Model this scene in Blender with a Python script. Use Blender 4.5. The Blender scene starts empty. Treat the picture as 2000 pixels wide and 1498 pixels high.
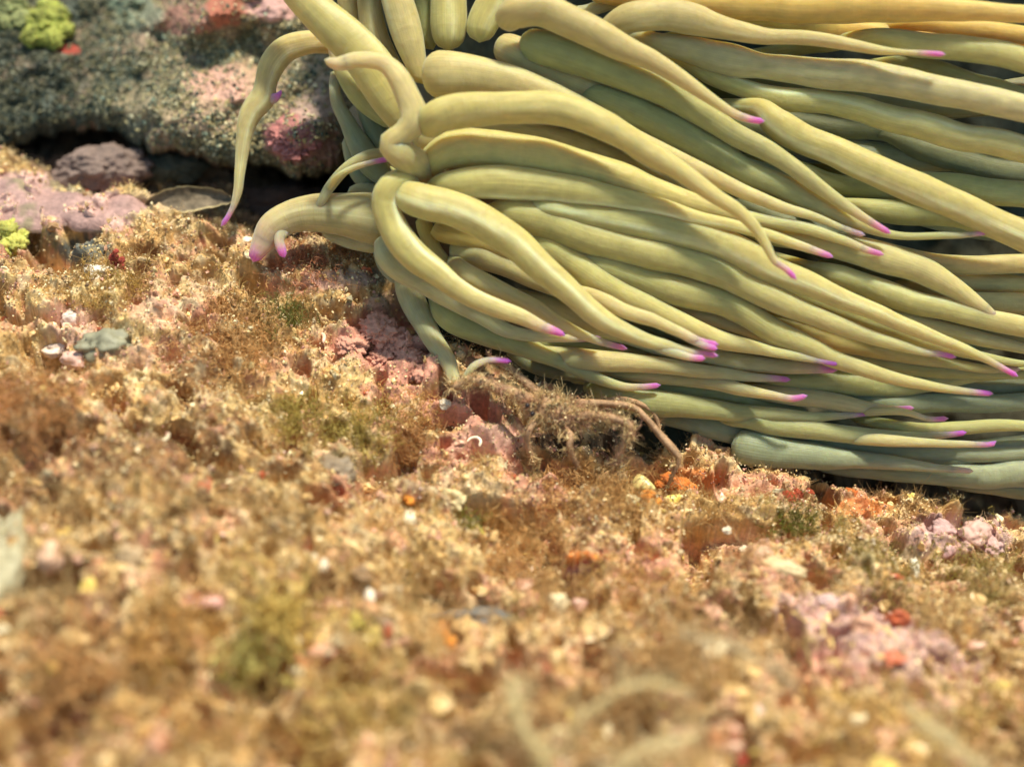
import bpy, bmesh, math, random
import numpy as np
from mathutils import Vector

# ------------------------------------------------------------------ camera, sky, sun, exposure
# 1 Blender unit = 1 cm
SC = bpy.context.scene
SC.unit_settings.scale_length = 0.01
D0, PITCH, LENS = 25.0, math.radians(45.0), 50.0
CAM = np.array([0.0, -D0*math.cos(PITCH), D0*math.sin(PITCH)])
cd = bpy.data.cameras.new("camera"); cam = bpy.data.objects.new("camera", cd)
SC.collection.objects.link(cam); SC.camera = cam
cam.location = CAM; cam.rotation_euler = (math.radians(90)-PITCH, 0, 0)
cd.lens = LENS; cd.sensor_width = 36; cd.clip_start = 0.5; cd.clip_end = 2000
cd.dof.use_dof = True; cd.dof.focus_distance = 24.5; cd.dof.aperture_fstop = 0.066

SUN = np.array([0.20, 0.24, 0.93]); SUN /= np.linalg.norm(SUN)
w = bpy.data.worlds.new("World"); SC.world = w; w.use_nodes = True
nt = w.node_tree; bg = nt.nodes['Background']
sky = nt.nodes.new('ShaderNodeTexSky'); sky.sky_type = 'NISHITA'; sky.sun_disc = False
sky.sun_elevation = math.asin(SUN[2]); sky.sun_rotation = math.atan2(SUN[0], SUN[1])
tint = nt.nodes.new('ShaderNodeVectorMath'); tint.operation = 'MULTIPLY'; tint.inputs[1].default_value = (0.86, 1.0, 0.82)   # daylight come down through green water
nt.links.new(sky.outputs[0], tint.inputs[0]); nt.links.new(tint.outputs[0], bg.inputs[0]); bg.inputs[1].default_value = 0.12
sl = bpy.data.lights.new("sun", 'SUN'); so = bpy.data.objects.new("sun", sl); SC.collection.objects.link(so)
sl.energy = 4.0; sl.angle = math.radians(5.0); sl.color = (1.0, 0.94, 0.74)
so.rotation_euler = Vector(SUN).to_track_quat('Z', 'Y').to_euler()
SC.view_settings.view_transform = 'Standard'; SC.view_settings.look = 'None'
SC.view_settings.exposure = 0.68; SC.view_settings.gamma = 1
SC.cycles.use_denoising = True
SC.cycles.max_bounces = 8; SC.cycles.diffuse_bounces = 4

rng = np.random.default_rng(7)
random.seed(7)
C = SC.collection

# ------------------------------------------------------------------ geometry of the view
FX = np.array([1.0, 0, 0]); FF = np.array([0, math.cos(PITCH), -math.sin(PITCH)]); FU = np.array([0, math.sin(PITCH), math.cos(PITCH)])
K = 36.0/LENS/2000.0
def at(px, py, depth):
    """a world point seen at photo pixel (px,py) (2000 wide) and the given distance along the view axis"""
    px = np.asarray(px, float); py = np.asarray(py, float); depth = np.asarray(depth, float)
    d = FF + ((px-1000)*K)[..., None]*FX + ((749-py)*K)[..., None]*FU
    return CAM + d*depth[..., None]
def proj(P):
    v = P-CAM; z = v@FF
    return 1000+(v@FX)/z/K, 749-(v@FU)/z/K, z

# ------------------------------------------------------------------ noise
def _hash(ix, iy, iz, s):
    h = (ix*374761393 + iy*668265263 + iz*2147483647 + s*1274126177) & 0xffffffff
    h = ((h ^ (h >> 13))*1274126177) & 0xffffffff
    h = ((h ^ (h >> 15))*2246822519) & 0xffffffff
    return ((h ^ (h >> 16)) & 0xffff)/65535.0
def vnoise(P, s=0):
    P = np.asarray(P, float); i = np.floor(P).astype(np.int64); f = P-i
    f = f*f*f*(f*(f*6-15)+10)
    out = 0
    for dx in (0, 1):
        wx = f[..., 0] if dx else 1-f[..., 0]
        for dy in (0, 1):
            wy = f[..., 1] if dy else 1-f[..., 1]
            for dz in (0, 1):
                wz = f[..., 2] if dz else 1-f[..., 2]
                out = out + wx*wy*wz*_hash(i[..., 0]+dx, i[..., 1]+dy, i[..., 2]+dz, s)
    return out*2-1
def fbm(P, oct=4, s=0, gain=0.5, lac=2.03):
    a, t, n = 1.0, 0, 0
    P = np.asarray(P, float)
    for k in range(oct):
        t = t + a*vnoise(P, s+k*17); n += a; a *= gain; P = P*lac+11.3
    return t/n
def xyz(x, y, z=0.0):
    return np.stack(np.broadcast_arrays(np.asarray(x, float), y, z), -1)
def sstep(a, b, x):
    t = np.clip((x-a)/(b-a), 0, 1); return t*t*(3-2*t)

# ------------------------------------------------------------------ mesh helpers
def mesh(name, V, F, mat, parent=None, origin=(0, 0, 0), smooth=True, col=None, uv=None, floats=None):
    V = np.ascontiguousarray(V, np.float32) - np.asarray(origin, np.float32)
    F = np.asarray(F, np.int32)
    me = bpy.data.meshes.new(name)
    me.vertices.add(len(V)); me.vertices.foreach_set('co', V.ravel())
    k = F.shape[1]; me.loops.add(F.size); me.loops.foreach_set('vertex_index', F.ravel())
    me.polygons.add(len(F)); me.polygons.foreach_set('loop_start', np.arange(0, F.size, k, dtype=np.int32))
    me.update(calc_edges=True)
    me.polygons.foreach_set('use_smooth', np.full(len(F), smooth, bool))
    if col is not None:
        a = me.color_attributes.new('Col', 'FLOAT_COLOR', 'POINT')
        c = np.ones((len(V), 4), np.float32); c[:, :3] = col; a.data.foreach_set('color', c.ravel())
    if uv is not None:
        u = me.uv_layers.new(name='UVMap'); u.data.foreach_set('uv', np.asarray(uv, np.float32)[F.ravel()].ravel())
    for kx, v in (floats or {}).items():
        a = me.attributes.new(kx, 'FLOAT', 'POINT'); a.data.foreach_set('value', np.asarray(v, np.float32))
    me.materials.append(mat); me.validate()
    o = bpy.data.objects.new(name, me); C.objects.link(o)
    if parent is not None: o.parent = parent
    else: o.location = origin
    return o
def tag(o, label=None, cat=None, group=None, kind=None):
    for k, v in (('label', label), ('category', cat), ('group', group), ('kind', kind)):
        if v: o[k] = v
    return o
def empty(name, loc, label, cat, group=None):
    o = bpy.data.objects.new(name, None); C.objects.link(o); o.location = loc; o.empty_display_size = 0.2
    return tag(o, label, cat, group)
def grid_faces(nr, nc, wrap=False, off=0):
    r = np.arange(nr-1)[:, None]; c = np.arange(nc if wrap else nc-1)[None, :]
    a = r*nc+c; b = r*nc+(c+1) % nc; d = (r+1)*nc+(c+1) % nc; e = (r+1)*nc+c
    return np.stack(np.broadcast_arrays(a, b, d, e), -1).reshape(-1, 4)+off
def ico(sub):
    bm = bmesh.new(); bmesh.ops.create_icosphere(bm, subdivisions=sub, radius=1)
    V = np.array([v.co[:] for v in bm.verts]); F = np.array([[v.index for v in f.verts] for f in bm.faces]); bm.free()
    return V, F
ICO = {k: ico(k) for k in (2, 3, 4, 5, 6)}

# ------------------------------------------------------------------ materials
def mat(name, rough=0.6, spec=0.4, sss=0.0, sss_rad=(0.3, 0.15, 0.06), noise=None, bump=0.0, bump_scale=20, trans=0.0, col=None, vary=0.25, coat=0.0, vary_scale=12):
    m = bpy.data.materials.new(name); m.use_nodes = True; n = m.node_tree.nodes; L = m.node_tree.links
    p = n['Principled BSDF']; p.inputs['Roughness'].default_value = rough; p.inputs['Specular IOR Level'].default_value = spec
    if coat: p.inputs['Coat Weight'].default_value = coat; p.inputs['Coat Roughness'].default_value = 0.25
    if sss:
        p.inputs['Subsurface Weight'].default_value = sss; p.inputs['Subsurface Radius'].default_value = sss_rad; p.inputs['Subsurface Scale'].default_value = 1.0
    if col is None:
        a = n.new('ShaderNodeAttribute'); a.attribute_name = 'Col'; src = a.outputs['Color']
    else:
        a = n.new('ShaderNodeRGB'); a.outputs[0].default_value = (*col, 1); src = a.outputs[0]
    tc = n.new('ShaderNodeTexCoord')
    nz = n.new('ShaderNodeTexNoise'); nz.inputs['Scale'].default_value = vary_scale; nz.inputs['Detail'].default_value = 6; nz.inputs['Roughness'].default_value = 0.65
    L.new(tc.outputs['Object'], nz.inputs['Vector'])
    mr = n.new('ShaderNodeMapRange'); mr.inputs['From Min'].default_value = 0.3; mr.inputs['From Max'].default_value = 0.7
    mr.inputs['To Min'].default_value = 1-vary; mr.inputs['To Max'].default_value = 1+vary; L.new(nz.outputs['Fac'], mr.inputs['Value'])
    mx = n.new('ShaderNodeVectorMath'); mx.operation = 'SCALE'; L.new(src, mx.inputs[0]); L.new(mr.outputs[0], mx.inputs['Scale'])
    L.new(mx.outputs[0], p.inputs['Base Color'])
    if bump:
        bn = n.new('ShaderNodeTexNoise'); bn.inputs['Scale'].default_value = bump_scale; bn.inputs['Detail'].default_value = 8; bn.inputs['Roughness'].default_value = 0.7
        L.new(tc.outputs['Object'], bn.inputs['Vector'])
        b = n.new('ShaderNodeBump'); b.inputs['Strength'].default_value = 1.0; b.inputs['Distance'].default_value = bump
        L.new(bn.outputs['Fac'], b.inputs['Height']); L.new(b.outputs[0], p.inputs['Normal'])
    if trans:
        t = n.new('ShaderNodeBsdfTranslucent'); L.new(mx.outputs[0], t.inputs['Color'])
        ms = n.new('ShaderNodeMixShader'); ms.inputs[0].default_value = trans
        L.new(p.outputs[0], ms.inputs[1]); L.new(t.outputs[0], ms.inputs[2]); L.new(ms.outputs[0], n['Material Output'].inputs['Surface'])
    return m

M_ROCK = mat('encrusted_rock', rough=0.65, spec=0.45, bump=0.05, bump_scale=9, vary=0.3, vary_scale=9)
M_SAND = mat('sand_grain', rough=0.38, spec=0.5, vary=0.1)
M_ALGA = mat('turf_alga', rough=0.5, spec=0.35, trans=0.45, vary=0.1, vary_scale=3)
M_PEB = mat('pebble', rough=0.5, spec=0.5, bump=0.015, bump_scale=14, vary=0.2, vary_scale=6)
M_SPONGE = mat('sponge', rough=0.6, spec=0.3, sss=0.25, sss_rad=(0.12, 0.06, 0.03), bump=0.08, bump_scale=14, vary=0.65, vary_scale=4)
M_SHELL = mat('shell', rough=0.28, spec=0.6, bump=0.004, bump_scale=25, vary=0.12, vary_scale=6)
M_CRAB = mat('crab_shell', rough=0.5, spec=0.4, bump=0.03, bump_scale=10, vary=0.35, vary_scale=9)
M_LEAF = mat('dead_leaf', rough=0.7, spec=0.3, bump=0.02, bump_scale=12, vary=0.35, vary_scale=9, trans=0.1)

def tentacle_mat():
    m = bpy.data.materials.new('tentacle_skin'); m.use_nodes = True; n = m.node_tree.nodes; L = m.node_tree.links
    p = n['Principled BSDF']
    p.inputs['Roughness'].default_value = 0.42; p.inputs['Specular IOR Level'].default_value = 0.28
    p.inputs['Subsurface Weight'].default_value = 0.9; p.inputs['Subsurface Radius'].default_value = (0.42, 0.27, 0.08); p.inputs['Subsurface Scale'].default_value = 1.0
    p.inputs['Sheen Weight'].default_value = 0.30; p.inputs['Sheen Roughness'].default_value = 0.4; p.inputs['Sheen Tint'].default_value = (0.85, 1.0, 0.9, 1)
    a = n.new('ShaderNodeAttribute'); a.attribute_name = 'Col'
    uv = n.new('ShaderNodeUVMap'); uv.uv_map = 'UVMap'
    def nz(sx, sy, det, lo, hi, a0, a1):
        mp = n.new('ShaderNodeMapping'); mp.inputs['Scale'].default_value = (sx, sy, 1); L.new(uv.outputs[0], mp.inputs[0])
        t = n.new('ShaderNodeTexNoise'); t.inputs['Scale'].default_value = 1; t.inputs['Detail'].default_value = det; L.new(mp.outputs[0], t.inputs['Vector'])
        r = n.new('ShaderNodeMapRange'); r.inputs[1].default_value = lo; r.inputs[2].default_value = hi; r.inputs[3].default_value = a0; r.inputs[4].default_value = a1
        L.new(t.outputs['Fac'], r.inputs[0]); return t, r
    t1, r1 = nz(60, 0.35, 3, 0.3, 0.7, 0.92, 1.07)        # fine lengthwise fibres
    t2, r2 = nz(6, 3.0, 7, 0.3, 0.7, 0.87, 1.12)         # mottling
    mm = n.new('ShaderNodeMath'); mm.operation = 'MULTIPLY'; L.new(r1.outputs[0], mm.inputs[0]); L.new(r2.outputs[0], mm.inputs[1])
    mx = n.new('ShaderNodeVectorMath'); mx.operation = 'SCALE'; L.new(a.outputs['Color'], mx.inputs[0]); L.new(mm.outputs[0], mx.inputs['Scale'])
    L.new(mx.outputs[0], p.inputs['Base Color'])
    t3, r3 = nz(4, 9, 5, 0.45, 0.85, 0, 0.5)               # ring wrinkles
    ad = n.new('ShaderNodeMath'); ad.operation = 'MULTIPLY_ADD'; ad.inputs[1].default_value = 0.45; L.new(t1.outputs['Fac'], ad.inputs[0]); L.new(r3.outputs[0], ad.inputs[2])
    b = n.new('ShaderNodeBump'); b.inputs['Strength'].default_value = 0.8; b.inputs['Distance'].default_value = 0.02
    L.new(ad.outputs[0], b.inputs['Height']); L.new(b.outputs[0], p.inputs['Normal'])
    tr = n.new('ShaderNodeBsdfTranslucent'); L.new(mx.outputs[0], tr.inputs['Color'])
    ms = n.new('ShaderNodeMixShader'); ms.inputs[0].default_value = 0.22
    L.new(p.outputs[0], ms.inputs[1]); L.new(tr.outputs[0], ms.inputs[2]); L.new(ms.outputs[0], n['Material Output'].inputs['Surface'])
    return m
M_TENT = tentacle_mat()

# ------------------------------------------------------------------ the ground's shape
CTL = [(-300, 250, 27.5), (0, 350, 26.6), (430, 440, 25.4), (250, 500, 25.2), (0, 600, 24.1), (500, 600, 24.7), (740, 680, 24.8), (900, 640, 25.2), (1100, 800, 24.9),
       (1500, 930, 24.7), (2000, 1010, 25.4), (2400, 1010, 26.0), (0, 900, 21.9), (500, 900, 22.6), (1000, 1000, 23.0), (1500, 1100, 22.9), (2000, 1200, 22.4), (2400, 1300, 22.0), (-400, 900, 22),
       (0, 1498, 18.2), (1000, 1498, 18.6), (2000, 1498, 19.2), (500, 750, 23.7), (-300, 1700, 16.8), (1000, 1800, 16.6), (2300, 1700, 17.5)]
cp = np.array([at(a, b, c) for a, b, c in CTL])
def _tk(r): return np.where(r > 1e-9, r*r*np.log(r+1e-12), 0)
_n = len(cp); _A = np.zeros((_n+3, _n+3)); _A[:_n, :_n] = _tk(np.linalg.norm(cp[:, None, :2]-cp[None, :, :2], axis=2))+np.eye(_n)*0.8
_A[:_n, _n:] = np.c_[np.ones(_n), cp[:, :2]]; _A[_n:, :_n] = _A[:_n, _n:].T
_W = np.linalg.solve(_A, np.r_[cp[:, 2], 0, 0, 0])
def base_z(x, y):
    xc = np.clip(x, -13, 13); yc = np.clip(y, -11, 8)
    r = np.sqrt((xc[..., None]-cp[:, 0])**2+(yc[..., None]-cp[:, 1])**2)
    return _tk(r)@_W[:_n]+_W[_n]+_W[_n+1]*xc+_W[_n+2]*yc
def march(f, px, py, a=15.0, b=40.0, n=200):
    """first depth along each pixel's ray where the surface f(x,y) is met"""
    px = np.atleast_1d(np.asarray(px, float)); py = np.atleast_1d(np.asarray(py, float))
    out = np.full(px.shape, b); done = np.zeros(px.shape, bool)
    for d in np.linspace(a, b, n):
        P = at(px, py, np.full(px.shape, d)); hit = (~done) & (P[..., 2] <= f(P[..., 0], P[..., 1])); out[hit] = d; done |= hit
        if done.all(): break
    lo, hi = out-(b-a)/n, out.copy()
    for _ in range(9):
        m = (lo+hi)/2; P = at(px, py, m); u = P[..., 2] <= f(P[..., 0], P[..., 1]); hi = np.where(u, m, hi); lo = np.where(u, lo, m)
    return at(px, py, hi)
EDGE = [(-500, 260), (0, 318), (150, 372), (280, 408), (400, 436), (500, 455), (600, 480), (700, 520), (770, 580), (850, 650), (980, 735), (1150, 800), (1300, 858), (1500, 915), (1750, 970), (2000, 1025), (2500, 1110)]
ep = march(base_z, [e[0] for e in EDGE], [e[1] for e in EDGE]); ep = ep[np.argsort(ep[:, 0])]
PITS = [(330, 705, 26, 0.5), (640, 1168, 48, 0.7), (418, 1072, 16, 0.5), (232, 1040, 26, 0.4), (400, 1150, 60, 0.35), (930, 1175, 60, 0.5), (110, 705, 40, 0.5), (160, 730, 24, 0.6), (1030, 880, 45, 0.3), (130, 320, 40, .2),
        (780, 700, 20, 0.25), (1540, 1180, 30, 0.3), (1880, 1300, 18, 0.3), (1760, 1205, 12, 0.35), (1690, 1243, 12, 0.35), (290, 1330, 40, 0.4), (560, 1400, 50, 0.4), (1150, 1195, 24, 0.4), (900, 640, 30, .2),
        (1085, 865, 40, .55), (1180, 872, 42, .55), (1270, 872, 50, .5), (210, 1410, 50, 0.5), (790, 1120, 30, .3), (1350, 1320, 40, .3), (700, 1310, 40, .3), (60, 1330, 50, .4)]
pp = march(base_z, [p[0] for p in PITS], [p[1] for p in PITS])
KNOBS = [(740, 668, 40, 0.3), (680, 665, 34, 0.28), (800, 700, 36, 0.25), (860, 740, 50, 0.2), (930, 860, 60, 0.2), (880, 800, 40, .15), (660, 560, 60, 0.2), (560, 520, 60, 0.15), (1880, 1040, 70, 0.35), (1800, 1060, 45, 0.3),
         (1430, 1050, 40, 0.2), (1150, 1010, 60, 0.15), (1000, 930, 60, 0.2), (180, 600, 60, 0.25), (300, 620, 70, 0.2), (100, 850, 90, 0.3), (600, 1000, 90, 0.3), (300, 980, 90, 0.25), (1450, 930, 50, .2), (1600, 960, 50, .2), (480, 820, 80, .2), (1700, 1130, 60, .2)]
kp = march(base_z, [p[0] for p in KNOBS], [p[1] for p in KNOBS])
SMOOTH = [(1650, 1230, 260, 110), (1750, 1320, 160, 70), (740, 690, 90, 70), (90, 390, 200, 70), (900, 830, 110, 50)]
def pitf(P): return sstep(0.30, 0.62, vnoise(P*1.7, 33)) + 0.5*sstep(0.35, 0.65, vnoise(P*3.6, 35))
def Gz(x, y, fine=True):
    z = base_z(x, y)
    ye = np.interp(x, ep[:, 0], ep[:, 1]) + 0.35*vnoise(xyz(x*0.9, 3.3), 5) + 0.15*vnoise(xyz(x*3, 1.3), 6)
    d = y-ye
    z = z - np.interp(x, [-5.5, -2.5], [1.1, 2.9])*sstep(-0.15, 1.5, d) - 0.25*sstep(1.5, 6, d)
    P = xyz(x, y)
    z = z + 0.34*fbm(P*0.42, 2, 3) + 0.16*fbm(P*1.4, 2, 8)
    for (a, _, r, h), q in zip(PITS, pp):
        z = z - h*np.exp(-((x-q[0])**2+(y-q[1])**2)/(r*K*24)**2)
    for (a, _, r, h), q in zip(KNOBS, kp):
        z = z + h*np.exp(-(((x-q[0])**2+(y-q[1])**2)/(r*K*25)**2)**1.3)
    if fine:
        z = z + 0.22*(1-2.2*np.abs(fbm(P*1.9, 3, 21))) + 0.14*(0.5-np.abs(vnoise(P*4.5, 27))) + 0.06*fbm(P*11, 3, 31) - 0.8*pitf(P)
    return z
def onground(px, py, fine=True):
    q = march(lambda x, y: Gz(x, y, fine), px, py)
    return q if np.ndim(px) else q[0]

# authored patches of growth and painted shade: (px, py, rx, ry, linear rgb, strength, turf kept)
PINK, LILAC, OCHRE, CREAM = (0.68, 0.31, 0.22), (0.62, 0.38, 0.34), (0.50, 0.30, 0.10), (0.70, 0.52, 0.32)
RUST, OLIVE, ORANGE, REDC, GREY, BRIGHTP = (0.24, 0.09, 0.035), (0.17, 0.17, 0.05), (0.75, 0.20, 0.03), (0.45, 0.07, 0.04), (0.16, 0.16, 0.14), (0.75, 0.42, 0.33)
PATCH = [(740, 665, 100, 60, PINK, 1, .05), (800, 715, 70, 45, PINK, 1, .05), (760, 600, 60, 30, BRIGHTP, .5, .4), (660, 545, 80, 22, BRIGHTP, .8, .3), (760, 760, 70, 30, PINK, .7, .4), (900, 800, 90, 45, PINK, .9, .08), (960, 860, 80, 35, BRIGHTP, .9, .12),
         (880, 880, 60, 30, PINK, .8, .3), (1050, 930, 80, 30, PINK, .6, .5), (920, 960, 70, 40, CREAM, .6, .5), (1450, 945, 130, 26, PINK, .7, .2), (1600, 975, 80, 26, RUST, .8, .4), (1680, 990, 60, 22, ORANGE, .6, .3), (1350, 935, 60, 22, ORANGE, .7, .2),
         (1880, 1040, 120, 40, LILAC, .9, .15), (1790, 1060, 50, 40, LILAC, .7, .3), (1440, 1060, 60, 24, BRIGHTP, .6, .4), (1650, 1210, 140, 60, LILAC, 1, .05), (1720, 1280, 190, 60, LILAC, .9, .06), (1560, 1190, 60, 40, LILAC, .9, .1), (1600, 1310, 130, 40, PINK, .6, .3), (1850, 1340, 110, 50, LILAC, .5, .3),
         (1300, 1090, 90, 40, PINK, .5, .5), (1480, 1110, 90, 30, PINK, .55, .5), (30, 385, 140, 60, LILAC, 1, .03), (180, 410, 110, 50, LILAC, 1, .08), (280, 400, 60, 40, CREAM, .4, .3), (150, 360, 60, 20, OLIVE, .7, .4), (160, 490, 60, 34, GREY, 1, .25), (80, 470, 40, 30, OLIVE, .6, .6),
         (600, 510, 50, 20, REDC, .5, .8), (400, 560, 40, 20, CREAM, .6, .5), (140, 640, 60, 50, BRIGHTP, .7, .3), (300, 610, 60, 40, BRIGHTP, .5, .5), (250, 700, 60, 30, BRIGHTP, .4, .5), (60, 830, 140, 60, RUST, .6, 1), (250, 880, 180, 50, RUST, .7, 1), (150, 930, 120, 40, RUST, .5, 1),
         (640, 970, 60, 30, REDC, .4, .8), (620, 1280, 70, 26, REDC, .4, .6), (400, 1165, 60, 22, PINK, .6, .4), (1140, 1090, 40, 16, ORANGE, .8, .2), (1140, 1118, 40, 12, (0.25, .07, .3), .8, .2), (1400, 1430, 50, 40, REDC, .5, .4), (1250, 1120, 80, 40, PINK, .4, .6),
         (1940, 1210, 60, 30, RUST, .6, .7), (1820, 1160, 70, 24, RUST, .4, .7), (1720, 1080, 80, 24, OLIVE, .5, 1), (700, 880, 60, 40, OLIVE, .4, 1), (1440, 1210, 70, 50, RUST, .7, 1), (480, 650, 60, 40, OLIVE, .3, 1), (1130, 960, 120, 40, RUST, .35, 1), (700, 540, 80, 20, GREY, .5, .5),
         (1090, 862, 55, 26, (.10, .055, .04), .9, .15), (1210, 866, 90, 30, (.08, .06, .04), .9, .12),  # shade beneath the crab, painted into the ground colour
         (1050, 1300, 250, 40, PINK, .4, 1), (1150, 1460, 200, 60, RUST, .3, 1), (120, 1200, 140, 90, RUST, .35, 1)]
def mixc(a, b, t): return a*(1-t[..., None])+np.asarray(b)*t[..., None]
def ground_colour(P):
    px, py, z = proj(P)
    n1 = fbm(P*0.8, 3, 41); n2 = fbm(P*3.0, 3, 42); n3 = fbm(P*9, 2, 43); n4 = fbm(P*1.7+5, 3, 44)
    col = np.zeros(P.shape)+np.array([0.54, 0.32, 0.12])
    col = mixc(col, (0.25, 0.10, 0.04), sstep(0.0, 0.4, n1)*0.7)
    col = mixc(col, PINK, sstep(0.06, 0.26, n4)*0.55)
    col = mixc(col, (0.72, 0.50, 0.22), sstep(0.1, 0.4, n2)*0.75)
    keep = 1-0.85*sstep(0.06, 0.26, n4); col = mixc(col, (0.78, 0.60, 0.36), sstep(0.1, 0.3, fbm(P*5.5, 2, 47))*0.6)
    for k, (a, b, rx, ry, c, s, t) in enumerate(PATCH):
        r = np.sqrt(((px-a)/rx)**2+((py-b)/ry)**2) + 0.35*n2 + 0.2*n3
        m = 1-sstep(0.75, 1.05, r)
        col = mixc(col, c, m*s); keep = keep*(1-m*(1-t))
    col = col*(1+0.35*n3)[..., None]
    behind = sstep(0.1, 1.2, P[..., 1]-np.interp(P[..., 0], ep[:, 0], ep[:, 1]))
    col = mixc(col, (0.10, 0.075, 0.055), behind*0.8)  # crevice shade behind the edge, mixed into the rock colour
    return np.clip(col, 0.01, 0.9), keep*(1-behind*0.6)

def axis(lo, hi, n, far, nf):
    t = np.linspace(0, 1, nf+1)[1:]**2.2
    return np.r_[(lo-(far*t))[::-1], np.linspace(lo, hi, n), hi+far*t]
gx = axis(-10.5, 10.5, 860, 60, 40); gy = axis(-9.6, 5.5, 760, 60, 40)
X, Y = np.meshgrid(gx, gy); GP = xyz(X, Y, Gz(X, Y)).reshape(-1, 3)
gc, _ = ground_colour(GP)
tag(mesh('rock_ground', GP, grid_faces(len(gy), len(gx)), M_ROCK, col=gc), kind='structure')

# ------------------------------------------------------------------ scattering
def strands(P, D, Ln, W, curl, colr, nseg=4, tip=0.35, side=None):
    n = len(P); D = D/np.linalg.norm(D, axis=1, keepdims=True)
    S = rng.normal(size=(n, 3)) if side is None else side
    S = S-(S*D).sum(1, keepdims=True)*D; S /= np.linalg.norm(S, axis=1, keepdims=True)
    Bv = rng.normal(size=(n, 3)); Bv -= (Bv*D).sum(1, keepdims=True)*D
    t = np.linspace(0, 1, nseg+1)
    ctr = P[:, None]+D[:, None]*(Ln[:, None]*t)[..., None] + Bv[:, None]*(curl[:, None]*Ln[:, None]*t**2)[..., None]
    ctr = ctr + rng.normal(size=ctr.shape)*(Ln*0.10)[:, None, None]*(t[None, :, None] > 0)
    wd = W[:, None]*(1-(1-tip)*t)
    a = ctr-S[:, None]*wd[..., None]/2; b = ctr+S[:, None]*wd[..., None]/2
    V = np.stack([a, b], 2).reshape(-1, 3)
    base = (np.arange(n)*(nseg+1)*2)[:, None]+np.arange(nseg)[None]*2
    F = np.stack([base, base+1, base+3, base+2], -1).reshape(-1, 4)
    cc = np.repeat(colr, (nseg+1)*2, axis=0)
    return V, F, cc
OCT_V = np.array([[1, 0, 0], [-1, 0, 0], [0, 1, 0], [0, -1, 0], [0, 0, 1], [0, 0, -1]], float)
OCT_F = np.array([[0, 2, 4], [2, 1, 4], [1, 3, 4], [3, 0, 4], [2, 0, 5], [1, 2, 5], [3, 1, 5], [0, 3, 5]])
def grains(P, R, colr):
    n = len(P); A = rng.normal(size=(n, 3, 3)); Q, _ = np.linalg.qr(A)
    sc = R[:, None]*rng.uniform(0.5, 1.35, (n, 3))
    V = (OCT_V[None]*sc[:, None])@Q + P[:, None]
    V = V+rng.normal(size=V.shape)*R[:, None, None]*0.15
    F = (OCT_F[None]+(np.arange(n)*6)[:, None, None]).reshape(-1, 3)
    return V.reshape(-1, 3), F, np.repeat(colr, 6, axis=0)
def join(parts):
    V, F, Cc, o = [], [], [], 0
    for v, f, c in parts:
        V.append(v); F.append(f+o); Cc.append(c); o += len(v)
    return np.concatenate(V), np.concatenate(F), np.concatenate(Cc)

def ground_points(n, zfun=True, lo=(-10.5, -9.4), hi=(10.5, 5.0)):
    x = rng.uniform(lo[0], hi[0], n); y = rng.uniform(lo[1], hi[1], n)
    P = xyz(x, y, 0); P[:, 2] = Gz(x, y)
    px, py, z = proj(P); ok = (px > -150) & (px < 2150) & (py < 1650)
    P = P[ok]; e = 0.04
    gxn = (Gz(P[:, 0]+e, P[:, 1], False)-Gz(P[:, 0]-e, P[:, 1], False))/(2*e); gyn = (Gz(P[:, 0], P[:, 1]+e, False)-Gz(P[:, 0], P[:, 1]-e, False))/(2*e)
    N = xyz(-gxn, -gyn, 1.0); N /= np.linalg.norm(N, axis=1, keepdims=True)
    return P, N
# low turf of filamentous algae
P, N = ground_points(330000)
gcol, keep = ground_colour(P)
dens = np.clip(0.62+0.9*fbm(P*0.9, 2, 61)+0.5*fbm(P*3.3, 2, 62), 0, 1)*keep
dens *= 0.35+0.65*sstep(-0.3, 0.25, fbm(P*4.5, 2, 63))
sel = rng.random(len(P)) < dens*0.34*(1-0.92*np.clip(pitf(P), 0, 1))
P, N, gcol, dn = P[sel], N[sel], gcol[sel], dens[sel]
k1 = fbm(P*0.7, 2, 71); k2 = fbm(P*1.9, 2, 72)
n = len(P)
tc_ = np.zeros((n, 3))+np.array([0.64, 0.46, 0.20])
tc_ = mixc(tc_, (0.44, 0.24, 0.11), sstep(-0.05, 0.35, k1)*0.8)
tc_ = mixc(tc_, (0.36, 0.31, 0.08), sstep(0.22, 0.5, k2)*0.8)
tc_ = mixc(tc_, gcol, np.full(n, 0.45))
tc_ *= rng.uniform(0.6, 1.45, (n, 1))
dirn = N+rng.normal(size=(n, 3))*0.55+np.array([0.1, -0.05, 0])+0.5*np.stack([vnoise(P*1.3, 81), vnoise(P*1.3, 82), 0*k1], 1)
Ln = rng.uniform(0.05, 0.24, n)*(0.6+0.9*dn)*(1+0.8*sstep(-2, -8, P[:, 1]))
V, F, cc = strands(P-N*0.02, dirn, Ln, rng.uniform(0.009, 0.020, n), rng.uniform(0, 0.5, n), tc_, nseg=3)
parts_t = [(V, F, cc)]
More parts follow.
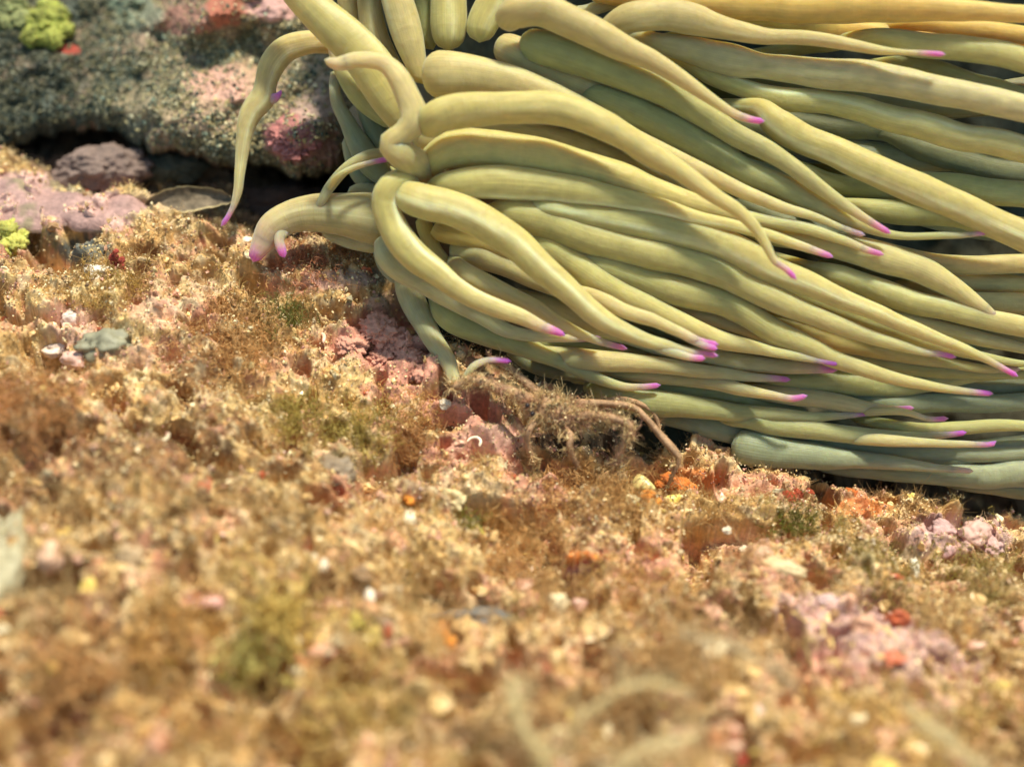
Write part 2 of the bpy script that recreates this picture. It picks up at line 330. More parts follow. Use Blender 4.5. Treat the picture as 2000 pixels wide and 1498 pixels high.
for cnt, per, l0, l1, wd, cbase, ymax, spr in ((32000, 13, .05, .19, .013, (.66, .44, .17), 9, .03), (2200, 26, .20, .42, .014, (.72, .50, .22), -0.8, .05), (1000, 34, .4, .9, .018, (.82, .58, .29), -3.6, .09)):
    Pt, Nt = ground_points(cnt); gct, kt = ground_colour(Pt); ok = (rng.random(len(Pt)) < kt*np.clip(.55+1.1*fbm(Pt*.8, 2, 65), .05, 1)*(1-.85*np.clip(pitf(Pt), 0, 1))) & (Pt[:, 1] < ymax)
    Pt, Nt, gct = Pt[ok], Nt[ok], gct[ok]; m = len(Pt); k1 = fbm(Pt*.7, 2, 71); k2 = fbm(Pt*1.9, 2, 72)
    ct = mixc(mixc(mixc(np.zeros((m, 3))+np.array(cbase), (.46, .27, .13), sstep(0, .35, k1)*.8), (.40, .37, .12), sstep(.15, .45, k2)*.8), gct, np.full(m, .3))*rng.uniform(.7, 1.25, (m, 1))
    lean = Nt+rng.normal(size=(m, 3))*.45; Lt = rng.uniform(l0, l1, m); I = np.repeat(np.arange(m), per); n = len(I)
    parts_t.append(strands(Pt[I]+rng.normal(size=(n, 3))*spr*.5-Nt[I]*.03, lean[I]+rng.normal(size=(n, 3))*.8, Lt[I]*rng.uniform(.4, 1.1, n), rng.uniform(.6, 1.2, n)*wd, rng.uniform(0, 1.3, n), ct[I]*rng.uniform(.75, 1.25, (n, 1)), nseg=3 if l1 < .3 else 5))
V, F, cc = join(parts_t)
tag(mesh('algae_turf', V, F, M_ALGA, col=cc), 'brown and golden filamentous turf growing over the rock', 'algae', kind='stuff')
# crumbs of sand and shell caught in the turf
P, N = ground_points(140000)
gcol, keep = ground_colour(P)
n = len(P)
r = rng.random((n, 1))-0.25*sstep(-.1, .35, fbm(P*1.6, 2, 66))[:, None]+.12; cg = np.where(r < 0.0, [[0.84, 0.64, 0.34]], np.where(r < 0.5, [[0.66, 0.48, 0.22]], np.where(r < 0.76, [[0.86, 0.70, 0.42]], np.where(r < 0.9, [[0.22, 0.13, 0.07]], [[0.62, 0.32, 0.25]]))))
cg = cg*rng.uniform(0.5, 1.3, (n, 1)); R = 0.009+0.022*rng.random(n)**3+0.045*(rng.random(n) < 0.02)*rng.random(n)
V, F, cc = grains(P+N*(rng.random(n)**1.5*0.15*keep)[:, None], R, cg)
# larger nodules, shell bits and broken crust
kb = rng.integers(0, n, 1700); rb = rng.random(1700)[:, None]
cb = np.where(rb < .42, [[.70, .46, .20]], np.where(rb < .60, [[.66, .36, .24]], np.where(rb < .68, [[.74, .60, .38]], np.where(rb < .92, [[.30, .17, .08]], np.where(rb < .96, [[.50, .12, .05]], [[.72, .52, .14]])))))*rng.uniform(.7, 1.15, (1700, 1))
S2, F2 = ICO[2]; sc_ = (0.030+0.06*rng.random(1700)**2.5)[:, None, None]*rng.uniform(.35, 1.35, (1700, 1, 3))*(1+1.3*sstep(-2, -7, P[kb][:, 1]))[:, None, None]
Vb = S2[None]*sc_*(1+.75*vnoise(S2[None]*1.5+np.arange(1700)[:, None, None]*3.7, 5))[..., None]+P[kb][:, None]+(N[kb]*.03)[:, None]
Fb = (F2[None]+(np.arange(1700)*len(S2))[:, None, None]).reshape(-1, 3)
V, F, cc = join([(V, F, cc), (Vb.reshape(-1, 3), Fb, np.repeat(cb, len(S2), axis=0))])
tag(mesh('sand_crumbs', V, F, M_SAND, col=cc, smooth=False), 'pale grit and shell crumbs caught in the turf', 'sand', kind='stuff')

# ------------------------------------------------------------------ the overhanging boulder, upper left
BC = [(-400, -200, 30), (-400, 250, 27.9), (0, 0, 28.6), (0, 270, 27.0), (150, 120, 27.9), (350, 200, 27.0), (300, 60, 27.9), (380, 30, 27.2), (500, 120, 27.5), (480, 270, 26.5), (600, 250, 26.3), (560, 20, 27.6),
      (650, 150, 27.0), (640, 320, 26.5), (740, 200, 27.6), (750, -150, 28.5), (200, -200, 30), (430, 230, 26.5), (180, 240, 27.2), (740, 380, 27.4)]
bc = np.array(BC, float); bc[:, :2] /= 200
_n2 = len(bc); _A2 = np.zeros((_n2+3, _n2+3)); _A2[:_n2, :_n2] = _tk(np.linalg.norm(bc[:, None, :2]-bc[None, :, :2], axis=2))+np.eye(_n2)*0.02
_A2[:_n2, _n2:] = np.c_[np.ones(_n2), bc[:, :2]]; _A2[_n2:, :_n2] = _A2[:_n2, _n2:].T
_W2 = np.linalg.solve(_A2, np.r_[bc[:, 2], 0, 0, 0])
def bdepth(px, py):
    u, v = px/200, py/200
    r = np.sqrt((u[..., None]-bc[:, 0])**2+(v[..., None]-bc[:, 1])**2)
    return _tk(r)@_W2[:_n2]+_W2[_n2]+_W2[_n2+1]*u+_W2[_n2+2]*v
def boulder_colour(P, px, py):
    n1 = fbm(P*1.2, 3, 90); n2 = fbm(P*4, 3, 91)
    c = np.zeros(P.shape)+np.array([0.16, 0.15, 0.095]); sand = np.ones(len(P))
    c = mixc(c, (0.05, 0.07, 0.066), sstep(560, 60, px+120*n1)*.7)  # shaded left side of the boulder, painted into its colour
    c = mixc(c, (0.46, 0.29, 0.20), sstep(-0.1, 0.3, n1)*0.6)
    for a, b, rx, ry, cl, s, k in [(450, 165, 95, 42, (.60, .34, .27), 1, .3), (400, 230, 80, 40, (.50, .32, .22), .8, .6), (520, 130, 60, 60, (.5, .33, .22), .8, .5), (300, 200, 90, 40, (.40, .30, .18), .6, .8), (330, 25, 70, 40, (.42, .24, .17), .8, .4), (575, 265, 70, 55, (.42, .16, .15), .95, .25), (620, 200, 50, 60, (.5, .34, .28), .8, .4), (540, 15, 70, 28, (.58, .33, .3), 1, .02), (620, 130, 40, 30, (.6, .42, .3), .8, .3),
                             (380, 40, 90, 35, (.34, .16, .12), .9, .3), (440, 20, 40, 40, (.42, .12, .07), .8, .2), (270, 20, 60, 40, (.2, .26, .18), .7, .4), (620, 300, 50, 30, (.4, .24, .22), .8, .2), (130, 95, 30, 14, (.35, .05, .03), 1, .1), (50, 30, 60, 40, (.38, .32, .12), .6, .5)]:
        r_ = np.sqrt(((px-a)/rx)**2+((py-b)/ry)**2)+0.4*n2
        m = 1-sstep(0.7, 1.1, r_); c = mixc(c, cl, m*s); sand = sand*(1-m*(1-k))
    return c, sand
def boulder():
    nu, nv, nb = 520, 330, 26
    U = np.linspace(-420, 755, nu)
    yb = np.interp(U, [-420, 0, 170, 300, 430, 500, 600, 660, 700, 755], [250, 278, 262, 292, 318, 330, 342, 330, 300, 290]) + 16*vnoise(xyz(U*0.014, 0), 3)+9*vnoise(xyz(U*0.05, 0), 4)+4*vnoise(xyz(U*.15, 0), 4)
    T = np.linspace(0, 1, nv)
    rows = []; PX, PY, DD = [], [], []
    for t in T:
        py = -260+(yb+260)*t; d = bdepth(U, py)
        e = np.clip((py-(yb-70))/70, 0, 1); d = d+1.1*(1-np.sqrt(np.clip(1-e*e, 0, 1)))
        e2 = np.clip((U-690)/65, 0, 1); d = d+1.5*(1-np.sqrt(np.clip(1-e2*e2, 0, 1)))
        PX.append(U); PY.append(py); DD.append(d)
    for k in range(1, nb):                                # underside, going back
        s = k/(nb-1); PX.append(U); PY.append(yb+0*U+6*math.sin(s*3)); DD.append(DD[nv-1]+5*s)
    PX, PY, DD = map(np.array, (PX, PY, DD))
    P = at(PX, PY, DD); Q = P.reshape(-1, 3)
    disp = 0.40*fbm(Q*0.9, 3, 95)+0.22*fbm(Q*2.6, 4, 96)+0.06*fbm(Q*9, 3, 97)
    v = Q-CAM; v /= np.linalg.norm(v, axis=1, keepdims=True)
    for a, b, r_, h in [(570, 265, 55, .45), (385, 45, 40, .35), (440, 30, 30, .35), (545, 15, 60, .35), (300, 30, 30, .3), (270, 20, 10, -.3), (450, 170, 60, .2), (630, 220, 40, .2), (350, 235, 60, .2), (500, 95, 40, -.25), (400, 110, 50, -.2)]:
        disp = disp+h*np.exp(-(((PX.ravel()-a)**2+(PY.ravel()-b)**2)/r_**2))
    Q = Q-v*disp[:, None]
    F = grid_faces(nv+nb-1, nu)
    # close the back and ends
    top = np.arange(nu); bot = (nv+nb-2)*nu+np.arange(nu)
    Fb = np.stack([bot[:-1], bot[1:], top[1:], top[:-1]], 1)
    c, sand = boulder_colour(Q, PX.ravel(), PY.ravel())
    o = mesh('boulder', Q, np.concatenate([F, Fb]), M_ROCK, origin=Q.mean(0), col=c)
    tag(o, 'big dark sand-dusted boulder overhanging the crevice left of the anemone', 'boulder')
    return Q.reshape(nv+nb-1, nu, 3)[:nv], PX[:nv], PY[:nv]
BQ, BPX, BPY = boulder()
i = rng.integers(1, BQ.shape[0]-1, 150000); j = rng.integers(1, BQ.shape[1]-1, 150000)
P = BQ[i, j]; a = BQ[i+1, j]-BQ[i-1, j]; b = BQ[i, j+1]-BQ[i, j-1]; N = np.cross(a, b); N /= np.linalg.norm(N, axis=1, keepdims=True)
N *= np.sign(-(N*(P-CAM)).sum(1, keepdims=True))
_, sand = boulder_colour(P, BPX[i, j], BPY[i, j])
ok = (rng.random(len(P)) < sand*np.clip(0.55+0.6*N[:, 2], 0.1, 1)*np.clip(.75+1.6*fbm(P*1.8, 3, 99), .12, 1)) & (BPX[i, j] > -60) & (BPY[i, j] > -60)
P, N = P[ok]+rng.normal(size=(ok.sum(), 3))*0.012, N[ok]; n = len(P)
r = rng.random((n, 1)); cg = np.where(r < 0.45, [[0.45, 0.36, 0.18]], np.where(r < 0.6, [[0.75, 0.64, 0.42]], np.where(r < 0.88, [[0.09, 0.11, 0.08]], [[0.30, 0.34, 0.25]])))*rng.uniform(0.5, 1.3, (n, 1))
V, F, cc = grains(P+N*0.012, 0.012+0.036*rng.random(n)**3, cg*(0.30+0.70*sstep(60, 420, proj(P)[0]))[:, None]*(1-sstep(520, 60, proj(P)[0])[:, None]*np.array([[.2, .08, .0]])))  # grains dimmed towards the left to carry the same painted shade
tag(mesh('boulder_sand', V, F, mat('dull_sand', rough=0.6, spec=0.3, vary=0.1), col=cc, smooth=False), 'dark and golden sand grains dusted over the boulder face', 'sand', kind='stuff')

# ------------------------------------------------------------------ dark rock wall added behind the anemone to deepen the gaps
def rear_shade_rock():
    U = np.linspace(660, 2700, 240); W_ = np.linspace(-500, 900, 170); A, B = np.meshgrid(U, W_)
    Dp = 27.3-4.8*sstep(-70, -450, B)+0.9*sstep(500, 900, B)+0.4*sstep(1500, 2400, A)+1.4*sstep(760, 660, A)  # unseen top bends forward as an added shelf that blocks the sun
    P = at(A, B, Dp).reshape(-1, 3); v = (P-CAM)/np.linalg.norm(P-CAM, axis=1, keepdims=True)
    P = P-v*(0.5*fbm(P*0.7, 3, 111)+0.15*fbm(P*3, 3, 112))[:, None]; Bk = P+np.array([0, 6, -3.0])
    n = len(U)*len(W_); r, c = len(W_), len(U); F = grid_faces(r, c)
    loop = np.r_[np.arange(c), np.arange(1, r)*c+c-1, (r-1)*c+np.arange(c-2, -1, -1), np.arange(r-2, 0, -1)*c]
    nx = np.roll(loop, -1); S_ = np.stack([loop, nx, nx+n, loop+n], 1)
    col = np.array([0.14, 0.125, 0.075])*(1+.6*fbm(P*2, 3, 113))[:, None]; col = mixc(col, (0.03, 0.045, 0.03), sstep(0, .3, fbm(P*.9, 2, 114)))
    tag(mesh('rear_shade_rock', np.concatenate([P, Bk]), np.concatenate([F, F[:, ::-1]+n, S_]), M_ROCK, origin=P.mean(0), col=np.concatenate([col, col])), 'dark brown rock wall added behind the gaps between the tentacles, with an unseen sun-blocking shelf', 'rock')
rear_shade_rock()

# ------------------------------------------------------------------ the anemone
def spline(pts, step):
    """Catmull-Rom through rows of (x, y, z, width), resampled evenly along its length"""
    p = np.array(pts, float); e = np.vstack([2*p[0]-p[1], p, 2*p[-1]-p[-2]]); out = []
    for k in range(1, len(e)-2):
        t = np.linspace(0, 1, 16, endpoint=False)[:, None]; a, b, c, d = e[k-1:k+3]
        out.append(0.5*((2*b)+(c-a)*t+(2*a-5*b+4*c-d)*t**2+(3*b-a-3*c+d)*t**3))
    q = np.vstack(out+[p[-1:]])
    s = np.r_[0, np.cumsum(np.linalg.norm(np.diff(q[:, :3], axis=0), axis=1))]
    m = max(8, int(s[-1]/step)); t = np.linspace(0, s[-1], m)
    return np.stack([np.interp(t, s, q[:, k]) for k in range(4)], 1), t
NS = 22
def tube(q, s, seed, ridge=0.0, lump=0.05, ring=NS, squash=0.74):
    c = q[:, :3]; m = len(c)
    T = np.gradient(c, axis=0); T /= np.linalg.norm(T, axis=1, keepdims=True)+1e-9
    ref = CAM-c[0]; n0 = ref-(ref@T[0])*T[0]; n0 /= np.linalg.norm(n0); Ns = [n0]
    for k in range(1, m):
        v = Ns[-1]-(Ns[-1]@T[k])*T[k]
        w_ = (CAM-c[k]); w_ = w_-(w_@T[k])*T[k]; w_ /= np.linalg.norm(w_)+1e-9
        v = v/(np.linalg.norm(v)+1e-9)*0.9+w_*0.1; Ns.append(v/np.linalg.norm(v))
    Ns = np.array(Ns); B = np.cross(T, Ns)
    rad = np.clip(q[:, 3]/2, 0.01, None)
    e0 = np.clip(s/ (rad[0]+1e-6)/1.0, 0, 1); rad = rad*np.sqrt(np.clip(1-(1-e0)**2, 0.0, 1))+0.004
    e1 = np.clip((s[-1]-s)/(rad[-1]+1e-6), 0, 1); rad = rad*np.sqrt(np.clip(1-(1-e1)**2, 0, 1))+0.002
    th = np.linspace(0, 2*math.pi, ring, endpoint=False)
    L = np.stack(np.broadcast_arrays(np.cos(th)[None]*1.3+seed*7.1, np.sin(th)[None]*1.3, s[:, None]*1.1), -1)
    R = rad[:, None]*(1+lump*fbm(L, 2, 55)+lump*0.6*vnoise(np.stack(np.broadcast_arrays(seed*3.3+0*th[None], 0*th[None], s[:, None]*2.2), -1), 9))
    if ridge: R = R*(1+0.09*ridge*np.exp(-((np.angle(np.exp(1j*(th[None]-ridge_at(seed, s)[:, None]))))/0.16)**2))
    V = c[:, None]+(Ns[:, None]*(np.cos(th)[None, :, None]*squash)+B[:, None]*np.sin(th)[None, :, None])*R[..., None]
    return V, th
def ridge_at(seed, s): return 0.75*math.sin(seed*2.1)+0.35*np.sin(s*0.8+seed)

MAG = np.array([0.80, 0.10, 0.55]); PNK = np.array([0.82, 0.46, 0.42])
BASEC = {'y': (0.565, 0.50, 0.205), 'g': (0.43, 0.425, 0.185), 'd': (0.23, 0.25, 0.14), 'b': (0.57, 0.485, 0.235), 'o': (0.68, 0.50, 0.16), 't': (0.33, 0.365, 0.23), 'p': (0.54, 0.50, 0.28)}  # 'd' and 't' hold the shade of the lower layers in their colour
ANEM = at(930, 300, 27.0)
anem = empty('sea_anemone', ANEM, 'large yellow-green sea anemone with long purple-tipped tentacles sweeping right', 'sea anemone')
NT = [0]
def tentacle(pts, L, colour='y', ridge=0.0, tip=1, D=24.6, label=None, tl=1.0, forks=()):
    """pts: (px, py, width px [, extra depth]); L: layer, higher is nearer the eye"""
    NT[0] += 1; seed = NT[0]
    pts = [tuple(p) if len(p) == 4 else (*p, 0.0) for p in pts]
    if pts[0][0] > 1180 and not label and pts[-1][0] > pts[0][0]:         # rooted further back, under its neighbours
        x, y, w_, e = pts[0]; dx, dy = 860-x, 250-y; l = math.hypot(dx, dy)
        pts = [(x+dx/l*260, y+dy/l*200, w_*.8, e+1.3), (x+dx/l*120, y+dy/l*95, w_*.9, e+.75)] + pts
    if pts[-1][0] >= 2000:                                  # runs out of the frame: carry it on to a real tip
        x, y, w_, e = pts[-1]; x0, y0, _, _ = pts[-2]; dx, dy = x-x0, y-y0; l = math.hypot(dx, dy)
        for q, f in ((130, .7), (260, .45), (380, .2)): pts.append((x+dx/l*q, y+dy/l*q*1.1, w_*f, e+q*0.001))
    if tip: pts[-1] = (*pts[-1][:2], max(pts[-1][2], 11), pts[-1][3])
    rows = []
    for x, y, w_, e in pts:
        w_ = w_*(0.64+0.46*min(1, w_/50))
        d = D+e-L*0.42-0.8*sstep(1500, 2000, x)*sstep(600, 100, y)
        rows.append((*at(x, y, d), w_*K*d))
    q, s = spline(rows, 0.075)
    kn = np.stack([vnoise(xyz(s*1.7+seed*9, k*5.5), 60+k) for k in range(3)], 1); q[:, :3] += kn*0.022*sstep(0, 2, s)[:, None]
    q[:, 3] *= 1+0.045*vnoise(xyz(s*1.9+seed*5, 2.2), 64)*sstep(0, 1, s)
    if tip: q[:, 3] = np.maximum(q[:, 3], 9.0*K*24)
    V, th = tube(q, s, seed, ridge)
    m = len(s); dist = s[-1]-s; ln = s[-1]
    base = np.array(BASEC[colour])*(0.93+0.14*random.random())
    col = np.zeros((m, len(th), 3))+base
    f = (s/ln)[:, None]*np.ones(len(th))
    col = mixc(col, (0.70, 0.59, 0.40), sstep(0.35, 0.95, f)*0.55)
    tip = tip*random.uniform(.8, 1.08)
    col = mixc(col, base*np.array([1.05, 0.97, 0.9]), (np.cos(th)[None]*0+0.5)*np.ones((m, 1)))
    if ridge:
        rr = np.exp(-((np.angle(np.exp(1j*(th[None]-ridge_at(seed, s)[:, None]))))/0.2)**2)
        rr = rr*sstep(0.0, 0.12, f)*sstep(0.95, 0.6, f)
        col = mixc(col, (0.95, 0.93, 0.62), rr*0.85*ridge)
    if tip:
        dd = dist[:, None]+0.06*vnoise(V*9, 4)
        col = mixc(col, PNK, np.clip(sstep(0.9, 0.2, dd)*0.6*tip, 0, 1))
        col = mixc(col, MAG, np.clip(sstep(0.44*tl, 0.10*tl, dd)*0.94*tip, 0, 1))
    n = len(th); UV = np.stack(np.broadcast_arrays(np.abs(th/(2*math.pi)-0.5)[None]*2+seed*3.7, s[:, None]+seed), -1)
    Vf = V.reshape(-1, 3); Cf = col.reshape(-1, 3); Uf = UV.reshape(-1, 2)
    cut = m-1
    if tip: cut = int(np.searchsorted(-dist, -0.42))
    cut = max(2, min(m-1, cut))
    o = mesh('tentacle', Vf[:(cut+1)*n], np.concatenate([grid_faces(cut+1, n, True)]), M_TENT, anem, ANEM, col=Cf[:(cut+1)*n], uv=Uf[:(cut+1)*n])
    if label: o['label'] = label
    if tip and cut < m-1:
        V2 = Vf[cut*n:]; F2 = grid_faces(m-cut, n, True)
        mesh('tentacle_tip', V2, F2, M_TENT, o, ANEM, col=Cf[cut*n:], uv=Uf[cut*n:])
        # parts are placed relative to the anemone's base, so the tip keeps the identity offset from its tentacle
    for fk in forks:                                        # a small side prong that belongs to this tentacle
        rows = [(*at(x, y, D-L*0.42+e), w_*K*D) for x, y, w_, e in fk]
        q2, s2 = spline(rows, 0.05); W_, th2 = tube(q2, s2, seed+0.5)
        c2 = np.zeros((len(s2), len(th2), 3))+base*.35+np.array([0.70, 0.59, 0.40])*.65; d2 = (s2[-1]-s2)[:, None]+0*th2[None]
        c2 = mixc(mixc(c2, PNK, sstep(.5, .15, d2)*.7), MAG, sstep(0.30, 0.06, d2)*0.9)
        U2 = np.stack(np.broadcast_arrays((th2/6.28)[None], s2[:, None]), -1)
        mesh('side_prong', W_.reshape(-1, 3), grid_faces(len(s2), len(th2), True), M_TENT, o, ANEM, col=c2.reshape(-1, 3), uv=U2.reshape(-1, 2))
    return o
T = tentacle
# --- upper left, around the disc
T([(812, 255, 60), (800, 235, 72), (760, 180, 80), (712, 112, 78), (655, 55, 68), (597, 0, 64), (550, -60, 56), (500, -140, 40), (460, -220, 16)], 1.6, 'y', 0.4)
T([(865, 345, 50, 1.5), (822, 325, 58, .7), (785, 304, 52, .15), (760, 281, 42), (786, 262, 42), (806, 236, 50), (798, 195, 46), (776, 150, 42), (745, 123, 36), (700, 118, 33), (660, 127, 28), (632, 116, 12)], 3.4, 'b', 0, tip=0.12, label='tentacle folded back on itself beside the disc')
T([(720, 100, 36, .5), (690, 92, 40, .4), (645, 84, 42, .2), (600, 84, 44), (560, 97, 46), (532, 128, 46), (520, 165, 40), (514, 192, 46), (493, 220, 42), (480, 255, 34), (472, 300, 27), (468, 350, 22), (465, 375, 20), (455, 402, 15), (441, 428, 10), (430, 443, 7)], 0.4, 'b', 0.5, D=25.1,
  forks=[[(520, 195, 26, 0), (536, 192, 18, -.05), (545, 185, 9, -.1), (550, 176, 5, -.1)]], label='thin tentacle hanging down alone over the boulder')
T([(775, 305, 30, .2), (725, 304, 26), (682, 325, 23), (648, 362, 23), (628, 395, 20), (615, 430, 14, .3), (610, 450, 8, .5)], 0.6, 'p')
T([(640, 372, 14, .4), (660, 345, 14), (692, 328, 14), (730, 317, 11), (764, 311, 9)], 1.6, 'p', label='slim tentacle with a long magenta tip')
T([(775, 436, 84, .2), (735, 428, 92), (670, 420, 80), (600, 418, 62), (560, 428, 57), (530, 450, 52), (512, 480, 40), (501, 498, 30), (496, 511, 18)], 0.7, 'b', 0.4, D=24.9, tl=.62,
  forks=[[(572, 432, 34, .1), (552, 452, 26, -.05), (545, 470, 19, -.1), (549, 486, 18, -.1), (556, 504, 11, -.1)]], label='thick tentacle bent down to the rock with a forked tip')
T([(790, 480, 40, .9), (740, 476, 38), (690, 473, 30), (652, 463, 20), (630, 455, 8)], -0.6, 'b', tip=0)
T([(655, 140, 24, .3), (655, 170, 26), (662, 205, 28), (680, 240, 34), (700, 280, 42), (725, 320, 46), (760, 352, 40)][::-1], -0.6, 't', tip=0)
T([(765, 295, 44), (740, 262, 46), (715, 222, 34), (700, 195, 20), (690, 170, 10)], -0.8, 'd', tip=0)
T([(775, 240, 40), (725, 205, 46), (690, 165, 44), (665, 125, 34), (650, 80, 24), (640, 40, 12)], -0.2, 'g')
T([(735, 370, 40), (700, 340, 34), (682, 300, 26), (672, 270, 14)], -1.4, 't', tip=0)
T([(780, 352, 46), (745, 342, 40), (715, 325, 32), (695, 305, 18)], -0.9, 'g', tip=0)
T([(760, 388, 40), (720, 376, 36), (695, 372, 26), (678, 378, 14)], -1.0, 'p', tip=0)
# --- the tops going out of the frame
T([(846, 98, 20), (838, 78, 32), (829, 20, 42), (818, -45, 40), (800, -140, 30), (790, -210, 14)], 0.2, 'g')
T([(876, 100, 46), (876, 55, 64), (875, 0, 64), (872, -60, 56), (862, -160, 40), (850, -250, 16)], 0.9, 'y', 0.4)
T([(936, 84, 44), (942, 50, 56), (962, 8, 60), (990, -45, 52), (1040, -130, 36), (1080, -200, 14)], 1.2, 'y', 0.5)
T([(826, 165, 24), (814, 130, 40), (796, 70, 54), (776, 0, 58), (760, -70, 50), (740, -180, 34), (725, -260, 14)], 1.0, 'b', 0.6)
T([(790, 170, 40), (760, 130, 46), (730, 65, 46), (722, 0, 44), (726, -55, 40), (720, -180, 22)], 0.0, 'b', 0.3)
T([(740, 130, 30), (708, 90, 34), (688, 45, 36), (676, 0, 38), (670, -60, 34), (655, -170, 16)], -0.6, 'b')
# --- loops in front of the disc
T([(812, 372, 34, .5), (790, 358, 46, .2), (762, 366, 50), (752, 395, 52), (762, 430, 54), (783, 472, 56), (812, 505, 54), (845, 530, 48), (890, 560, 42), (940, 588, 38), (1010, 616, 33), (1050, 635, 27), (1085, 646, 18), (1106, 655, 10)], 2.8, 'y', 0.9)
T([(778, 372, 40, .3), (800, 385, 58), (835, 396, 62), (880, 406, 60), (930, 428, 62), (1000, 472, 57), (1045, 513, 52), (1100, 562, 47), (1150, 604, 42), (1200, 638, 36), (1260, 666, 30), (1300, 678, 26), (1345, 690, 19), (1404, 695, 12)], 2.9, 'y', 0.9,
  forks=[[(1265, 668, 14, .08), (1295, 681, 17, 0), (1330, 693, 15, -.05), (1355, 699, 11, -.08), (1378, 700, 9, -.1)]])
T([(985, 450, 36, .3), (1060, 478, 50), (1120, 515, 51), (1190, 562, 49), (1260, 597, 44), (1330, 632, 40), (1400, 662, 36), (1490, 684, 25), (1545, 694, 20), (1600, 705, 14), (1640, 712, 9)], 1.5, 'y')
T([(950, 418, 34, .3), (985, 415, 48), (1030, 424, 58), (1080, 437, 60), (1160, 467, 58), (1280, 497, 54), (1400, 532, 52), (1445, 552, 48), (1540, 598, 42), (1650, 640, 34), (1738, 669, 26), (1800, 687, 18), (1840, 692, 14), (1869, 699, 10)], 1.8, 'y')
T([(1000, 408, 30, .4), (1060, 406, 42), (1130, 415, 50), (1220, 430, 54), (1300, 446, 56), (1400, 474, 54), (1500, 522, 50), (1605, 567, 42), (1720, 615, 34), (1861, 671, 24), (1940, 708, 15), (1990, 736, 10)], 2.0, 'y', 0.7)
T([(838, 376, 34, .3), (870, 362, 46), (940, 357, 58), (1030, 359, 57), (1110, 368, 50), (1200, 385, 42), (1290, 406, 36), (1360, 424, 30), (1450, 446, 25), (1545, 474, 22), (1600, 492, 16), (1629, 502, 9)], 2.3, 'y', 0.9)
T([(836, 338, 40, .3), (852, 308, 54), (895, 290, 68), (960, 292, 70), (1050, 304, 64), (1140, 326, 58), (1230, 353, 52), (1320, 384, 44), (1400, 410, 34), (1470, 428, 28), (1560, 442, 26), (1640, 468, 21), (1690, 488, 16), (1727, 497, 10)], 1.9, 'y')
T([(838, 262, 48, .3), (845, 235, 58), (880, 220, 62), (930, 213, 60), (1000, 211, 56), (1080, 213, 57), (1150, 232, 54), (1215, 268, 48), (1300, 316, 42), (1380, 370, 34), (1440, 414, 28), (1475, 450, 24), (1510, 507, 17), (1535, 525, 14), (1557, 547, 10)], 3.5, 'y', 0.2)
T([(825, 300, 56, .1), (842, 275, 62), (900, 262, 50), (960, 262, 46), (1060, 272, 52), (1160, 302, 52), (1260, 347, 44), (1360, 392, 34), (1430, 425, 24), (1480, 445, 10)], 1.0, 'b', tip=0)
T([(1080, 492, 40, .4), (1150, 510, 46), (1220, 532, 48), (1300, 562, 52), (1400, 588, 48), (1460, 614, 47), (1530, 655, 44), (1610, 693, 38), (1738, 738, 28), (1800, 752, 24), (1860, 762, 18), (1939, 770, 10)], 1.4, 'y')
T([(878, 482, 42, .2), (930, 495, 50), (990, 520, 44), (1050, 548, 38), (1100, 568, 34), (1150, 579, 33, -.4), (1220, 605, 30, -.7), (1270, 622, 28, -.8), (1283, 628, 26, -.8), (1330, 650, 23, -.8), (1370, 669, 18, -.8), (1406, 671, 12, -.8)], 1.1, 'b', tip=1.0,
  forks=[[(1325, 650, 12, -.68), (1350, 663, 14, -.78), (1376, 675, 12, -.84), (1402, 682, 9, -.85)]])
T([(880, 505, 30, .6), (905, 530, 38), (960, 560, 39), (1040, 598, 33), (1090, 631, 27), (1150, 660, 20), (1226, 681, 11)], 1.9, 'b')
T([(752, 465, 40, .4), (760, 498, 50), (785, 525, 52), (830, 550, 48), (890, 585, 44), (940, 613, 37), (985, 643, 30), (1040, 655, 24), (1110, 659, 18), (1174, 659, 9)], 1.3, 'p')
T([(850, 570, 34, .5), (868, 605, 48), (895, 628, 52), (945, 648, 48), (1010, 672, 42), (1080, 702, 34), (1150, 732, 28), (1210, 754, 21), (1250, 756, 15), (1293, 752, 10)], 0.7, 'g')
T([(795, 520, 36, .5), (796, 548, 46, .1), (803, 580, 47), (822, 620, 45, -.15), (850, 665, 40, -.35), (872, 700, 34, -.5), (884, 735, 28, -.6), (893, 757, 22, -.7), (906, 742, 18, -.8), (922, 718, 18, -.85), (945, 706, 16, -.85), (968, 704, 13, -.85), (998, 706, 12, -.85)], 0.0, 'p', tip=1, label='grey-green tentacle whose tip is held by the crab')
T([(745, 470, 34, .3), (745, 500, 32), (755, 527, 26), (775, 555, 14)], -0.4, 't', tip=0)
T([(850, 436, 30), (862, 450, 42), (920, 462, 46), (980, 480, 42), (1040, 505, 28)], 1.3, 'o', tip=0)
T([(822, 420, 26), (832, 450, 34), (850, 490, 30), (880, 520, 20)], 0.7, 'o', tip=0)
